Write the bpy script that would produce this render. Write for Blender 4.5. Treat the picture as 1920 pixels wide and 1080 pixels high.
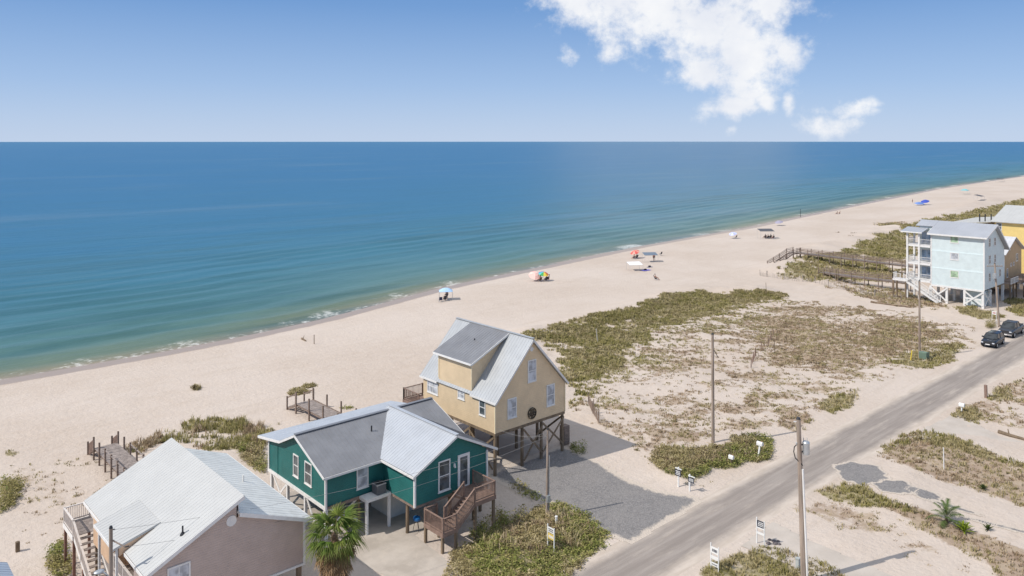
import bpy, math, random
import numpy as np
from mathutils import Vector, Matrix
R = math.radians
random.seed(7); RNG = np.random.default_rng(11)
S = bpy.context.scene
for o in list(bpy.data.objects): bpy.data.objects.remove(o)
C = S.collection

# ------------------------------------------------------------------ camera
# world: x runs east along the street, y towards the sea, z up (metres)
FPX, HCAM, CXP, HYP = 1480., 28., 960., 265.          # focal length in photo pixels, height, horizon row
ax, af = .742, .6704
_n = math.hypot(ax, af); ax /= _n; af /= _n
cam = bpy.data.cameras.new('camera'); camo = bpy.data.objects.new('camera', cam); C.objects.link(camo)
cam.sensor_width = 36.; cam.lens = 36.*FPX/1920.
cam.shift_y = -(540.-HYP)/1920.
cam.clip_start = .5; cam.clip_end = 120000.
camo.location = (0, 0, HCAM)
camo.rotation_euler = (R(90), R(0), -math.atan2(af, ax))
S.camera = camo

# ------------------------------------------------------------------ sky, sun, exposure
SUN_TRAVEL = Vector((.945, -.3275, 0)).normalized()    # the way shadows fall
SUN_EL = R(46)
SKY_STRENGTH, SUN_STRENGTH, EXPOSURE = .10, 4.0, -.10
W = bpy.data.worlds.new('World'); S.world = W; W.use_nodes = True
wt = W.node_tree; wt.nodes.clear()
W.cycles.sampling_method = 'MANUAL'; W.cycles.sample_map_resolution = 256
def wn(t, **k):
    n = wt.nodes.new(t)
    for a, b in k.items(): setattr(n, a, b)
    return n
def wl(a, b): wt.links.new(a, b)
def wmath(op, a, b=None, c=None, clamp=False):
    n = wn('ShaderNodeMath', operation=op); n.use_clamp = clamp
    for i, q in enumerate((a, b, c)):
        if q is None: continue
        if isinstance(q, (int, float)): n.inputs[i].default_value = q
        else: wl(q, n.inputs[i])
    return n.outputs[0]
sky = wn('ShaderNodeTexSky', sky_type='NISHITA')
sky.sun_disc = False; sky.sun_elevation = SUN_EL
sky.sun_rotation = math.atan2(-SUN_TRAVEL.x, -SUN_TRAVEL.y)
sky.altitude = 0; sky.air_density = 1.0; sky.dust_density = .35; sky.ozone_density = 3.0
# the clean sea-side sky is bluer at the horizon than the physical model: blend it with an even vertical gradient
geo = wn('ShaderNodeTexCoord'); spz = wn('ShaderNodeSeparateXYZ'); wl(geo.outputs['Generated'], spz.inputs[0])
ramp = wn('ShaderNodeValToRGB'); wl(spz.outputs[2], ramp.inputs[0])
KS = 1/(SKY_STRENGTH*2**EXPOSURE)
for e_, (p_, c_) in zip([ramp.color_ramp.elements[0], ramp.color_ramp.elements[1]]+[ramp.color_ramp.elements.new(.5) for _ in range(3)],
                        ((0, (.54, .67, .89)), (1, (.11, .25, .54)), (.07, (.36, .53, .83)), (.17, (.17, .345, .685)), (.4, (.14, .295, .61)))):
    e_.position = p_; e_.color = (*[q*1. for q in c_], 1)
scl = wn('ShaderNodeVectorMath', operation='SCALE'); wl(ramp.outputs[0], scl.inputs[0]); scl.inputs['Scale'].default_value = KS
skm = wn('ShaderNodeMix', data_type='RGBA'); skm.inputs[0].default_value = .86; wl(sky.outputs[0], skm.inputs[6]); wl(scl.outputs[0], skm.inputs[7])
# clouds: soft masses at fixed directions of the sky (azimuth from the beach heading, elevation), torn by noise
tc = wn('ShaderNodeTexCoord'); sp = wn('ShaderNodeSeparateXYZ'); wl(tc.outputs['Generated'], sp.inputs[0])
dx, dy, dz = sp.outputs
fwd = (af, ax); rgt = (ax, -af)
cr = wmath('ADD', wmath('MULTIPLY', dx, rgt[0]), wmath('MULTIPLY', dy, rgt[1]))
cf = wmath('ADD', wmath('MULTIPLY', dx, fwd[0]), wmath('MULTIPLY', dy, fwd[1]))
az = wmath('ARCTAN2', cr, cf); el = wmath('ARCSINE', dz)
cmb = wn('ShaderNodeCombineXYZ'); wl(az, cmb.inputs[0]); wl(el, cmb.inputs[1])
def wnoise(scale, detail, rough, off=(0, 0, 0)):
    mp = wn('ShaderNodeMapping'); wl(cmb.outputs[0], mp.inputs[0]); mp.inputs['Location'].default_value = off
    n = wn('ShaderNodeTexNoise'); n.inputs['Scale'].default_value = scale; n.inputs['Detail'].default_value = detail
    n.inputs['Roughness'].default_value = rough; wl(mp.outputs[0], n.inputs['Vector'])
    return n.outputs['Fac']
warp = wnoise(9, 3, .6, (3, 1, 0)); warp2 = wnoise(9, 3, .6, (7, 5, 2))
azw = wmath('ADD', az, wmath('MULTIPLY', wmath('SUBTRACT', warp, .5), .07))
elw = wmath('ADD', el, wmath('MULTIPLY', wmath('SUBTRACT', warp2, .5), .05))
def dirpx(x, y):
    d = x-CXP
    return math.atan2(d, FPX), math.atan2(HYP-y, math.hypot(FPX, d))
blobs = [(1120, -10, 120, 52, 1), (1230, 20, 130, 75, 1), (1330, 55, 120, 75, 1), (1420, 5, 90, 45, .9), (1390, 110, 100, 55, 1),
         (1330, 130, 65, 38, .9), (1470, 105, 50, 46, .85), (1480, 15, 28, 32, .7), (1395, 165, 50, 38, .8), (1360, 205, 52, 24, .9), (1425, 197, 26, 24, .75),
         (1072, 103, 24, 20, .75), (1155, 90, 40, 36, .7), (1478, 203, 14, 26, .66), (1545, 236, 52, 20, .78), (1590, 210, 58, 16, .68),
         (1628, 200, 20, 13, .6), (1230, -110, 260, 80, .9), (1480, -90, 120, 60, .8), (1355, 252, 16, 7, .4)]
field = None
for (bx_, by_, rx, ry, k) in blobs:
    a0, e0 = dirpx(bx_, by_)
    p = wmath('DIVIDE', wmath('SUBTRACT', azw, a0), rx*.93/FPX)
    q = wmath('DIVIDE', wmath('SUBTRACT', elw, e0), ry*1.0/FPX)
    r2 = wmath('ADD', wmath('MULTIPLY', p, p), wmath('MULTIPLY', q, q))
    g = wmath('MULTIPLY', wmath('POWER', 2.718, wmath('MULTIPLY', r2, -.62)), k)
    field = g if field is None else wmath('MAXIMUM', field, g)
cn = wnoise(30, 9, .64)
cn2 = wnoise(7, 4, .6, (2, 9, 1))
dens = wmath('ADD', field, wmath('MULTIPLY', wmath('SUBTRACT', cn, .5), 1.45))
dens = wmath('ADD', dens, wmath('MULTIPLY', wmath('SUBTRACT', cn2, .5), .5))
sm = wn('ShaderNodeMapRange', interpolation_type='SMOOTHSTEP'); wl(dens, sm.inputs[0])
sm.inputs[1].default_value = .30; sm.inputs[2].default_value = .92
gate = wn('ShaderNodeMapRange', interpolation_type='SMOOTHSTEP'); wl(field, gate.inputs[0])
gate.inputs[1].default_value = .05; gate.inputs[2].default_value = .3
alpha = wmath('MULTIPLY', sm.outputs[0], gate.outputs[0], clamp=True)
alpha = wmath('MULTIPLY', alpha, .95)
csh = wn('ShaderNodeMapRange'); wl(wnoise(14, 5, .55, (5, 3, 0)), csh.inputs[0]); csh.inputs[1].default_value = .35; csh.inputs[2].default_value = .65
ccol = wn('ShaderNodeMix', data_type='RGBA'); wl(csh.outputs[0], ccol.inputs[0])
CLB = .93/(SKY_STRENGTH*2**EXPOSURE)
ccol.inputs[6].default_value = (CLB*.90, CLB*.925, CLB*.99, 1); ccol.inputs[7].default_value = (CLB*1.07, CLB*1.07, CLB*1.07, 1)
wmix = wn('ShaderNodeMix', data_type='RGBA'); wl(alpha, wmix.inputs[0]); wl(skm.outputs[2], wmix.inputs[6]); wl(ccol.outputs[2], wmix.inputs[7])
bg = wn('ShaderNodeBackground'); bg.inputs[1].default_value = SKY_STRENGTH; wl(wmix.outputs[2], bg.inputs[0])
wo = wn('ShaderNodeOutputWorld'); wl(bg.outputs[0], wo.inputs[0])
sun = bpy.data.lights.new('sun', 'SUN'); sun.energy = SUN_STRENGTH; sun.angle = R(.53); sun.color = (1, .955, .89)
suno = bpy.data.objects.new('sun', sun); C.objects.link(suno)
suno.rotation_euler = (SUN_TRAVEL*math.cos(SUN_EL)+Vector((0, 0, -math.sin(SUN_EL)))).to_track_quat('-Z', 'Y').to_euler()
suno.location = (0, 0, 60)
S.view_settings.view_transform = 'Standard'; S.view_settings.look = 'None'
S.view_settings.exposure = EXPOSURE; S.view_settings.gamma = 1.; S.view_settings.use_curve_mapping = False
S.render.engine = 'CYCLES'
S.cycles.max_bounces = 6; S.cycles.diffuse_bounces = 3; S.cycles.glossy_bounces = 3; S.cycles.transparent_max_bounces = 6

# ------------------------------------------------------------------ pixel <-> place
def G(x, y, z=0.):
    d = FPX*(HCAM-z)/(y-HYP); X = (x-CXP)/FPX*d
    return X*ax+d*af, -X*af+d*ax
SHORE_U = [-400, 0, 18, 37, 48.5, 62.8, 78, 93.7, 107, 123.5, 147, 171, 200, 234.6, 290, 354.5, 430, 508.6, 630, 760, 3000, 60000]
SHORE_V = [115, 112.6, 112.8, 112.9, 113.8, 116.2, 120.5, 125.2, 127.6, 130.2, 134.0, 138.0, 140.8, 143.8, 152, 161.7, 172, 183.2, 193.5, 203, 380, 5000]
def shore(u): return np.interp(u, SHORE_U, SHORE_V)
def hashn(ix, iy, s):
    h = (ix.astype(np.int64)*374761393+iy.astype(np.int64)*668265263+s*974634721) & 0xffffffff
    h = ((h ^ (h >> 13))*1274126177) & 0xffffffff
    return ((h ^ (h >> 16)) & 0xffff)/65535.
def vnoise(x, y, s=0):
    x = np.asarray(x, float); y = np.asarray(y, float)
    ix = np.floor(x); iy = np.floor(y); fx = x-ix; fy = y-iy
    fx = fx*fx*(3-2*fx); fy = fy*fy*(3-2*fy)
    a = hashn(ix, iy, s); b = hashn(ix+1, iy, s); c = hashn(ix, iy+1, s); d = hashn(ix+1, iy+1, s)
    return (a*(1-fx)+b*fx)*(1-fy)+(c*(1-fx)+d*fx)*fy
def fbm(x, y, s=0, o=4):
    t = 0; a = .5
    for i in range(o): t = t+a*vnoise(x*2**i, y*2**i, s+i*17); a *= .5
    return t/(1-.5**o)
def inpoly(poly, x, y):
    x = np.asarray(x); y = np.asarray(y); r = np.zeros(x.shape, bool); n = len(poly); j = n-1
    for i in range(n):
        xi, yi = poly[i]; xj, yj = poly[j]
        if yi != yj:
            r ^= ((yi > y) != (yj > y)) & (x < (xj-xi)*(y-yi)/(yj-yi)+xi)
        j = i
    return r
def sstep(a, b, x):
    t = np.clip((x-a)/(b-a), 0, 1); return t*t*(3-2*t)
def seg_dist(pts, x, y):
    d = np.full(np.shape(x), 1e9)
    for (x0, y0), (x1, y1) in zip(pts[:-1], pts[1:]):
        L = (x1-x0)**2+(y1-y0)**2
        t = np.clip(((x-x0)*(x1-x0)+(y-y0)*(y1-y0))/L, 0, 1)
        d = np.minimum(d, np.hypot(x-x0-t*(x1-x0), y-y0-t*(y1-y0)))
    return d
FLATS = [(-50, 400, 29.2, 37.2), (26.2, 39.6, 42.6, 60.3), (42.2, 53.2, 48.0, 61), (11, 25.5, 41, 59), (43, 52.2, 34.5, 51), (26.8, 32.8, 36, 48),
         (145, 159, 44, 58), (158, 175, 44, 56), (46.5, 52.5, 20, 30), (118, 140, 33, 40)]
RIDGES = [([(76, 80.5), (79, 82.3), (92, 82.3), (107, 84.), (124, 85), (131, 79)], 1.1, 4.2),
          ([(25, 67), (28, 69), (33, 69.5)], .5, 2.4), ([(156, 86), (166, 90), (180, 88), (190, 84)], 1.2, 5),
          ([(150, 74), (158, 78)], .6, 3), ([(190, 96), (230, 100), (300, 108), (420, 125)], 1.4, 7),
          ([(34, 41), (38, 39), (41, 40)], .35, 2.2), ([(55, 39.5), (60, 40.5), (64, 40)], .3, 1.8), ([(62, 25), (72, 27), (80, 25)], .25, 2.5)]
def terrain(u, v):
    u = np.asarray(u, float); v = np.asarray(v, float)
    o = v-shore(u)
    z = np.interp(o, [-200, -42, -20, -7, -1.5, 0, 8, 60, 400], [0, 0, -.12, -.42, -.86, -1.0, -1.5, -3, -6])
    h = np.zeros(np.shape(u))
    for pts, hh, w in RIDGES:
        d = seg_dist(pts, u, v); h = np.maximum(h, hh*np.exp(-(d/w)**2)*(.75+.5*vnoise(u*.22, v*.22, 5)))
    veg = sstep(52, 60, u)*sstep(150, 138, u)*sstep(37.5, 41, v)*sstep(90, 80, v)
    h = h+veg*(.55*(fbm(u*.13, v*.13, 3)-.35)+.12*(vnoise(u*.9, v*.9, 9)-.5))
    vs2 = sstep(29, 26.5, v)*sstep(40, 55, u)
    h = h+vs2*.35*(fbm(u*.2, v*.2, 8)-.4)
    h = h+.10*(fbm(u*.5, v*.5, 21)-.5)*sstep(-3, -10, o)
    k = np.ones(np.shape(u))
    for (a, b, c, d) in FLATS:
        q = np.maximum(np.maximum(a-u, u-b), np.maximum(c-v, v-d)); k = np.minimum(k, sstep(0, 1.6, q))
    return z+h*k
def hit(x, y):
    z = 0.
    for i in range(12):
        u, v = G(x, y, z); z = .5*z+.5*float(terrain(u, v))
    u, v = G(x, y, z)
    return u, v, float(terrain(u, v))

# ------------------------------------------------------------------ materials
MATS = {}
def srgb(r, g, b):
    f = lambda c: (c/255/12.92) if c/255 <= .04045 else ((c/255+.055)/1.055)**2.4
    return (f(r), f(g), f(b))
class NT:
    def __init__(s, name):
        s.m = bpy.data.materials.new(name); s.m.use_nodes = True; s.t = s.m.node_tree; s.t.nodes.clear()
        s.out = s.n('ShaderNodeOutputMaterial'); s.b = s.n('ShaderNodeBsdfPrincipled'); s.l(s.b.outputs[0], s.out.inputs[0])
        s.pos = s.n('ShaderNodeNewGeometry').outputs['Position']
    def n(s, t, **k):
        q = s.t.nodes.new(t)
        for a, b in k.items(): setattr(q, a, b)
        return q
    def l(s, a, b): s.t.links.new(a, b)
    def math(s, op, a, b=None, clamp=False):
        q = s.n('ShaderNodeMath', operation=op); q.use_clamp = clamp
        for i, x in enumerate((a, b)):
            if x is None: continue
            if isinstance(x, (int, float)): q.inputs[i].default_value = x
            else: s.l(x, q.inputs[i])
        return q.outputs[0]
    def noise(s, scale, detail=4, rough=.55, vec=None, stretch=None, off=(0, 0, 0)):
        v = vec or s.pos
        if stretch or off != (0, 0, 0):
            mp = s.n('ShaderNodeMapping'); s.l(v, mp.inputs[0]); mp.inputs['Location'].default_value = off
            if stretch: mp.inputs['Scale'].default_value = stretch
            v = mp.outputs[0]
        q = s.n('ShaderNodeTexNoise'); q.inputs['Scale'].default_value = scale; q.inputs['Detail'].default_value = detail
        q.inputs['Roughness'].default_value = rough; s.l(v, q.inputs['Vector']); return q.outputs['Fac']
    def rng(s, x, a, b, c=0, d=1, smooth=True):
        q = s.n('ShaderNodeMapRange', interpolation_type='SMOOTHSTEP' if smooth else 'LINEAR'); s.l(x, q.inputs[0])
        for i, v in enumerate((a, b, c, d)): q.inputs[i+1].default_value = v
        return q.outputs[0]
    def mix(s, f, a, b, mode='MIX'):
        q = s.n('ShaderNodeMix', data_type='RGBA', blend_type=mode)
        for i, x in ((0, f), (6, a), (7, b)):
            if isinstance(x, (int, float)): q.inputs[i].default_value = x
            elif isinstance(x, tuple): q.inputs[i].default_value = (*x[:3], 1)
            else: s.l(x, q.inputs[i])
        return q.outputs[2]
    def bump(s, h, st, dist=.05, prev=None):
        q = s.n('ShaderNodeBump'); q.inputs['Strength'].default_value = st; q.inputs['Distance'].default_value = dist
        s.l(h, q.inputs['Height'])
        if prev is not None: s.l(prev, q.inputs['Normal'])
        return q.outputs[0]
    def setc(s, x):
        if isinstance(x, tuple): s.b.inputs['Base Color'].default_value = (*x[:3], 1)
        else: s.l(x, s.b.inputs['Base Color'])
    def attr(s, name):
        q = s.n('ShaderNodeAttribute'); q.attribute_name = name; return q
def mat(name, col, rough=.7, var=.15, scale=2., metal=0., bump=0., bscale=15., spec=.4, stretch=None, stain=0., staincol=(.2, .16, .12), lap=0., fleck=0.):
    if name in MATS: return MATS[name]
    t = NT(name)
    a = tuple(c*(1-var) for c in col); b = tuple(min(1, c*(1+var)) for c in col)
    c = t.mix(t.rng(t.noise(scale, 5, .6, stretch=stretch), .3, .7), a, b)
    if stain:
        c = t.mix(t.math('MULTIPLY', t.rng(t.noise(.8, 6, .65, stretch=(1, 1, .35)), .5, .75), stain), c, staincol)
    if fleck:
        c = t.mix(t.math('MULTIPLY', t.rng(t.noise(14, 3, .7), .55, .7), fleck), c, tuple(x*.5 for x in col))
    t.setc(c); t.b.inputs['Roughness'].default_value = rough; t.b.inputs['Metallic'].default_value = metal
    t.b.inputs['Specular IOR Level'].default_value = spec
    nb = None
    if lap:
        sp = t.n('ShaderNodeSeparateXYZ'); t.l(t.pos, sp.inputs[0])
        nb = t.bump(t.math('FRACT', t.math('DIVIDE', sp.outputs[2], lap)), .8, .03)
    if bump: nb = t.bump(t.noise(bscale, 5, .6, stretch=stretch), bump, .03, nb)
    if nb is not None: t.l(nb, t.b.inputs['Normal'])
    MATS[name] = t.m; return t.m
def glass(name, col=(.05, .065, .075), rough=.12):
    if name in MATS: return MATS[name]
    t = NT(name); t.setc(t.mix(t.rng(t.noise(1.7, 3, .5), .35, .65), col, tuple(min(1, c*1.9+.02) for c in col)))
    t.b.inputs['Roughness'].default_value = rough; t.b.inputs['Specular IOR Level'].default_value = .7
    MATS[name] = t.m; return t.m

SANDC = (.66, .575, .49)
def sand_color(t):
    n1 = t.rng(t.noise(.045, 5, .6), .3, .7); n2 = t.rng(t.noise(.9, 6, .65), .3, .7)
    n3 = t.rng(t.noise(9, 3, .7), .35, .7)
    c = t.mix(n1, (.52, .425, .345), (.60, .51, .435))
    c = t.mix(t.math('MULTIPLY', n2, .35), c, (.635, .55, .475))
    return t.mix(t.math('MULTIPLY', n3, .22), c, (.47, .39, .32))
def ground_material():
    t = NT('sand_ground')
    a = t.attr('mask'); sp = t.n('ShaderNodeSeparateColor'); t.l(a.outputs['Color'], sp.inputs[0]); gr, br, wet = sp.outputs
    c = sand_color(t)
    # tyre and foot tracks: stretched darker streaks along the beach
    st = t.rng(t.noise(.5, 5, .7, stretch=(.16, 1.1, 1)), .52, .72)
    c = t.mix(t.math('MULTIPLY', st, .30), c, (.46, .375, .29))
    st2 = t.rng(t.noise(1.3, 3, .6, stretch=(.045, 1, 1), off=(8, 3, 0)), .56, .66)
    c = t.mix(t.math('MULTIPLY', st2, .16), c, (.45, .365, .285))
    wn_ = t.noise(.35, 3, .5)
    wetf = t.rng(t.math('ADD', wet, t.math('MULTIPLY', t.math('SUBTRACT', wn_, .5), .5)), .35, .75)
    c = t.mix(wetf, c, (.37, .285, .22))
    vn = t.noise(1.1, 6, .72); vn2 = t.noise(.33, 5, .6, off=(4, 7, 0))
    vv = t.math('ADD', t.math('MULTIPLY', vn, .6), t.math('MULTIPLY', vn2, .4))
    fb = t.rng(t.math('ADD', t.math('SUBTRACT', vv, .70), t.math('MULTIPLY', br, .36)), -.05, .10)
    bc = t.mix(t.rng(t.noise(.6, 4, .6, off=(2, 2, 0)), .35, .65), (.285, .195, .13), (.37, .28, .185))
    c = t.mix(t.math('MULTIPLY', fb, .78), c, bc)
    fg = t.rng(t.math('ADD', t.math('SUBTRACT', vv, .70), t.math('MULTIPLY', gr, .38)), -.05, .10)
    gc = t.mix(t.rng(t.noise(.5, 5, .6, off=(9, 2, 0)), .35, .65), (.215, .185, .08), (.315, .265, .14))
    c = t.mix(t.math('MULTIPLY', fg, .85), c, gc)
    t.setc(c)
    t.l(t.rng(wetf, 0, 1, .92, .35, False), t.b.inputs['Roughness']); t.b.inputs['Specular IOR Level'].default_value = .25
    dry = t.rng(wetf, 0, 1, .5, .03, False)
    q = t.n('ShaderNodeBump'); q.inputs['Distance'].default_value = .22; t.l(t.noise(2.2, 4, .6), q.inputs['Height']); t.l(dry, q.inputs['Strength'])
    q2 = t.n('ShaderNodeBump'); q2.inputs['Distance'].default_value = .05; t.l(t.noise(11, 4, .65), q2.inputs['Height']); t.l(dry, q2.inputs['Strength']); t.l(q.outputs[0], q2.inputs['Normal'])
    t.l(q2.outputs[0], t.b.inputs['Normal'])
    return t.m
def road_material():
    t = NT('weathered_asphalt')
    sp = t.n('ShaderNodeSeparateXYZ'); t.l(t.pos, sp.inputs[0])
    w1 = t.noise(.35, 5, .6); w2 = t.noise(1.6, 5, .7)
    d = t.math('ABSOLUTE', t.math('SUBTRACT', sp.outputs[1], 33.3))
    d = t.math('ADD', d, t.math('MULTIPLY', t.math('SUBTRACT', w1, .5), 1.2)); d = t.math('ADD', d, t.math('MULTIPLY', t.math('SUBTRACT', w2, .5), .5))
    asp = t.math('MULTIPLY', t.rng(d, 2.5, 1.35), t.rng(t.noise(.9, 5, .7, stretch=(.2, 1.2, 1), off=(5, 5, 0)), .25, .5, .55, 1))
    st = t.rng(t.noise(1.2, 5, .65, stretch=(.08, 1.3, 1)), .35, .7)
    ac = t.mix(st, (.275, .235, .205), (.375, .325, .285))
    ac = t.mix(t.math('MULTIPLY', t.rng(t.noise(24, 3, .7), .4, .7), .35), ac, (.20, .17, .15))
    cr = t.n('ShaderNodeTexVoronoi'); cr.feature = 'DISTANCE_TO_EDGE'; cr.inputs['Scale'].default_value = .32; t.l(t.pos, cr.inputs['Vector'])
    ac = t.mix(t.math('MULTIPLY', t.rng(cr.outputs['Distance'], .006, .0), .18), ac, (.15, .13, .11))
    sc = t.mix(t.rng(t.noise(1.3, 5, .6, stretch=(.25, 1.4, 1)), .3, .7), (.49, .41, .335), (.60, .515, .435))
    t.setc(t.mix(asp, sc, ac)); t.b.inputs['Roughness'].default_value = .88; t.b.inputs['Specular IOR Level'].default_value = .25
    t.l(t.bump(t.noise(7, 5, .7), .35, .03), t.b.inputs['Normal'])
    return t.m
def gravel_material():
    t = NT('grey_gravel')
    v = t.n('ShaderNodeTexVoronoi'); v.inputs['Scale'].default_value = 9; t.l(t.pos, v.inputs['Vector'])
    sp = t.n('ShaderNodeSeparateColor'); t.l(v.outputs['Color'], sp.inputs[0])
    c = t.mix(sp.outputs[0], (.185, .174, .168), (.275, .256, .244))
    c = t.mix(t.math('MULTIPLY', t.rng(t.noise(.35, 5, .6), .42, .7), .5), c, (.27, .25, .235))
    a = t.attr('edge')
    e = t.rng(t.math('ADD', a.outputs['Fac'], t.math('MULTIPLY', t.math('SUBTRACT', t.noise(1.3, 5, .7), .5), 1.1)), .25, .6)
    t.setc(t.mix(e, (.56, .48, .40), c)); t.b.inputs['Roughness'].default_value = .9; t.b.inputs['Specular IOR Level'].default_value = .2
    t.l(t.bump(v.outputs['Distance'], .7, .05), t.b.inputs['Normal'])
    return t.m
def concrete_material(name, c1, c2, sandy=.6):
    t = NT(name)
    c = t.mix(t.rng(t.noise(.5, 6, .6), .3, .7), c1, c2)
    c = t.mix(t.math('MULTIPLY', t.rng(t.noise(1.1, 6, .7, off=(3, 3, 0)), .48, .72), sandy), c, (.56, .48, .40))
    c = t.mix(t.math('MULTIPLY', t.rng(t.noise(18, 3, .7), .5, .75), .25), c, (.25, .22, .19))
    t.setc(c); t.b.inputs['Roughness'].default_value = .85; t.b.inputs['Specular IOR Level'].default_value = .25
    t.l(t.bump(t.noise(14, 5, .7), .25, .02), t.b.inputs['Normal'])
    return t.m
def water_material():
    t = NT('sea_water')
    off = t.attr('off').outputs['Fac']
    w = t.noise(.05, 4, .6, stretch=(.35, 1, 1))
    lg = t.math('ADD', t.math('LOGARITHM', t.math('MAXIMUM', t.math('ADD', off, 1.), .6), 10.), t.math('MULTIPLY', t.math('SUBTRACT', w, .5), .35))
    cr = t.n('ShaderNodeValToRGB'); t.l(t.rng(lg, 0, 4, 0, 1, False), cr.inputs[0])
    E_ = cr.color_ramp.elements
    stops = [(0, (.34, .27, .20)), (.10, (.25, .225, .14)), (.20, (.155, .195, .125)), (.30, (.10, .195, .18)), (.42, (.058, .178, .222)), (.53, (.030, .148, .250)), (.66, (.022, .136, .268)), (.85, (.024, .138, .28)), (1, (.034, .155, .288))]
    while len(E_) < len(stops): E_.new(.5)
    for e, (p, c) in zip(E_, stops): e.position = p; e.color = (*c, 1)
    c = cr.outputs[0]
    # darker bands along the shore: shading of the swells put into the colour
    bd = t.rng(t.noise(.10, 5, .62, stretch=(.13, 1, 1)), .42, .64)
    c = t.mix(t.math('MULTIPLY', t.math('MULTIPLY', bd, t.rng(off, 150, 40, .3, 1)), .55), c, (.030, .100, .10))
    glare = t.rng(t.noise(.016, 5, .6, stretch=(.25, 1, 1), off=(30, 9, 0)), .5, .7)  # pale patches: sun glare painted into the water colour
    c = t.mix(t.math('MULTIPLY', glare, .34), c, (.13, .215, .29))
    rp = t.rng(t.noise(.6, 6, .72, stretch=(.28, 1, 1)), .38, .66); c = t.mix(t.math('MULTIPLY', rp, .22), c, t.mix(1., c, (.55, .68, .72), 'MULTIPLY'))
    # foam at the edge
    fn = t.noise(1.1, 7, .72); fl = t.noise(.085, 3, .5, stretch=(1, .2, 1))
    near = t.math('MULTIPLY', t.rng(off, 5.5, 2.6), t.rng(off, -.6, .7))
    fm = t.math('MULTIPLY', near, t.rng(t.math('ADD', t.math('MULTIPLY', fn, .55), t.math('MULTIPLY', fl, .9)), .78, .90))
    lace = t.math('MULTIPLY', t.rng(off, 2.0, .9), t.rng(off, -1.2, -.1))
    fm = t.math('MAXIMUM', fm, t.math('MULTIPLY', lace, t.rng(t.noise(.6, 6, .7), .5, .66)), True)
    c = t.mix(t.math('MULTIPLY', fm, .62), c, (.80, .80, .78))
    t.setc(c)
    t.l(t.rng(fm, 0, 1, .34, .8, False), t.b.inputs['Roughness']); t.b.inputs['IOR'].default_value = 1.33
    t.b.inputs['Specular IOR Level'].default_value = .25
    b1 = t.bump(t.noise(.28, 5, .6, stretch=(.45, 1.2, 1)), .5, .5)
    b2 = t.bump(t.noise(1.3, 5, .65, stretch=(.6, 1.2, 1)), .45, .14, b1)
    t.l(b2, t.b.inputs['Normal'])
    return t.m
def plant_material():
    t = NT('leaf_blades'); a = t.attr('Col')
    t.setc(t.mix(t.math('MULTIPLY', t.rng(t.noise(3, 3, .6), .3, .7), .35), a.outputs['Color'], t.mix(1., a.outputs['Color'], (.55, .5, .45), 'MULTIPLY')))
    t.b.inputs['Roughness'].default_value = .75; t.b.inputs['Specular IOR Level'].default_value = .15
    gn = t.n('ShaderNodeNewGeometry'); va = t.n('ShaderNodeVectorMath', operation='ADD'); t.l(gn.outputs['Normal'], va.inputs[0]); va.inputs[1].default_value = (0, 0, 1.1)
    vn = t.n('ShaderNodeVectorMath', operation='NORMALIZE'); t.l(va.outputs[0], vn.inputs[0]); t.l(vn.outputs[0], t.b.inputs['Normal'])   # normals bent upward so the blades shade brighter
    tr = t.n('ShaderNodeBsdfTranslucent'); t.l(a.outputs['Color'], tr.inputs[0])
    mx = t.n('ShaderNodeMixShader'); mx.inputs[0].default_value = .35; t.l(t.b.outputs[0], mx.inputs[1]); t.l(tr.outputs[0], mx.inputs[2]); t.l(mx.outputs[0], t.out.inputs[0])
    return t.m
M_sand = ground_material(); M_road = road_material(); M_gravel = gravel_material(); M_water = water_material(); M_plant = plant_material()
M_conc = concrete_material('driveway_concrete', (.40, .345, .29), (.52, .455, .39), .55)
M_conc2 = concrete_material('pale_concrete', (.47, .41, .35), (.55, .485, .42), .5)
M_teal = mat('teal_siding', (.022, .150, .138), .62, .10, 1.2, lap=.2, stain=.10, staincol=(.05, .22, .20))
M_white = mat('white_trim', (.74, .72, .69), .6, .06, 3, stain=.15, staincol=(.5, .46, .40))
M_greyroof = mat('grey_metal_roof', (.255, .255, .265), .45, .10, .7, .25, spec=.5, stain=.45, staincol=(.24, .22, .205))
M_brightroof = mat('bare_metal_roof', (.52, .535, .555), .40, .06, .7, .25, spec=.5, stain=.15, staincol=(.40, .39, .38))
M_yroof = mat('pale_metal_roof', (.44, .45, .455), .42, .07, .7, .2, spec=.5, stain=.2, staincol=(.36, .35, .33))
M_wroof = mat('white_metal_roof', (.50, .495, .475), .6, .04, .7, .05, spec=.45, stain=.12, staincol=(.55, .54, .5))
M_agedroof = mat('aged_pale_roof', (.66, .665, .63), .55, .07, 1.2, 0, stain=.4, staincol=(.42, .41, .37))
M_yellow = mat('cream_yellow_siding', (.76, .585, .38), .68, .06, 1.1, lap=.16, stain=.12, staincol=(.55, .42, .27))
M_pink = mat('pale_pink_siding', (.50, .405, .36), .7, .06, 1.2, lap=.14, stain=.15, staincol=(.38, .31, .27))
M_peach = mat('peach_siding', (.72, .50, .33), .7, .06, 1.2, lap=.14)
M_lblue = mat('light_blue_siding', (.66, .745, .745), .65, .05, 1., lap=.2)
M_tan = mat('tan_siding', (.50, .355, .21), .7, .07, 1., lap=.2)
M_yel2 = mat('bright_yellow_siding', (.84, .63, .24), .65, .05, 1., lap=.2)
M_wood = mat('weathered_wood', (.235, .175, .14), .85, .28, 2.5, bump=.4, stretch=(1, 1, 3), fleck=.4)
M_deck = mat('grey_deck_boards', (.30, .25, .22), .85, .28, 3, bump=.4, fleck=.4)
M_redwood = mat('brown_stained_wood', (.24, .16, .125), .75, .2, 3, bump=.3, fleck=.3)
M_pile = mat('treated_wood_pile', (.20, .145, .095), .85, .3, 2, bump=.4, stretch=(1, 1, .3), fleck=.4)
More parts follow.
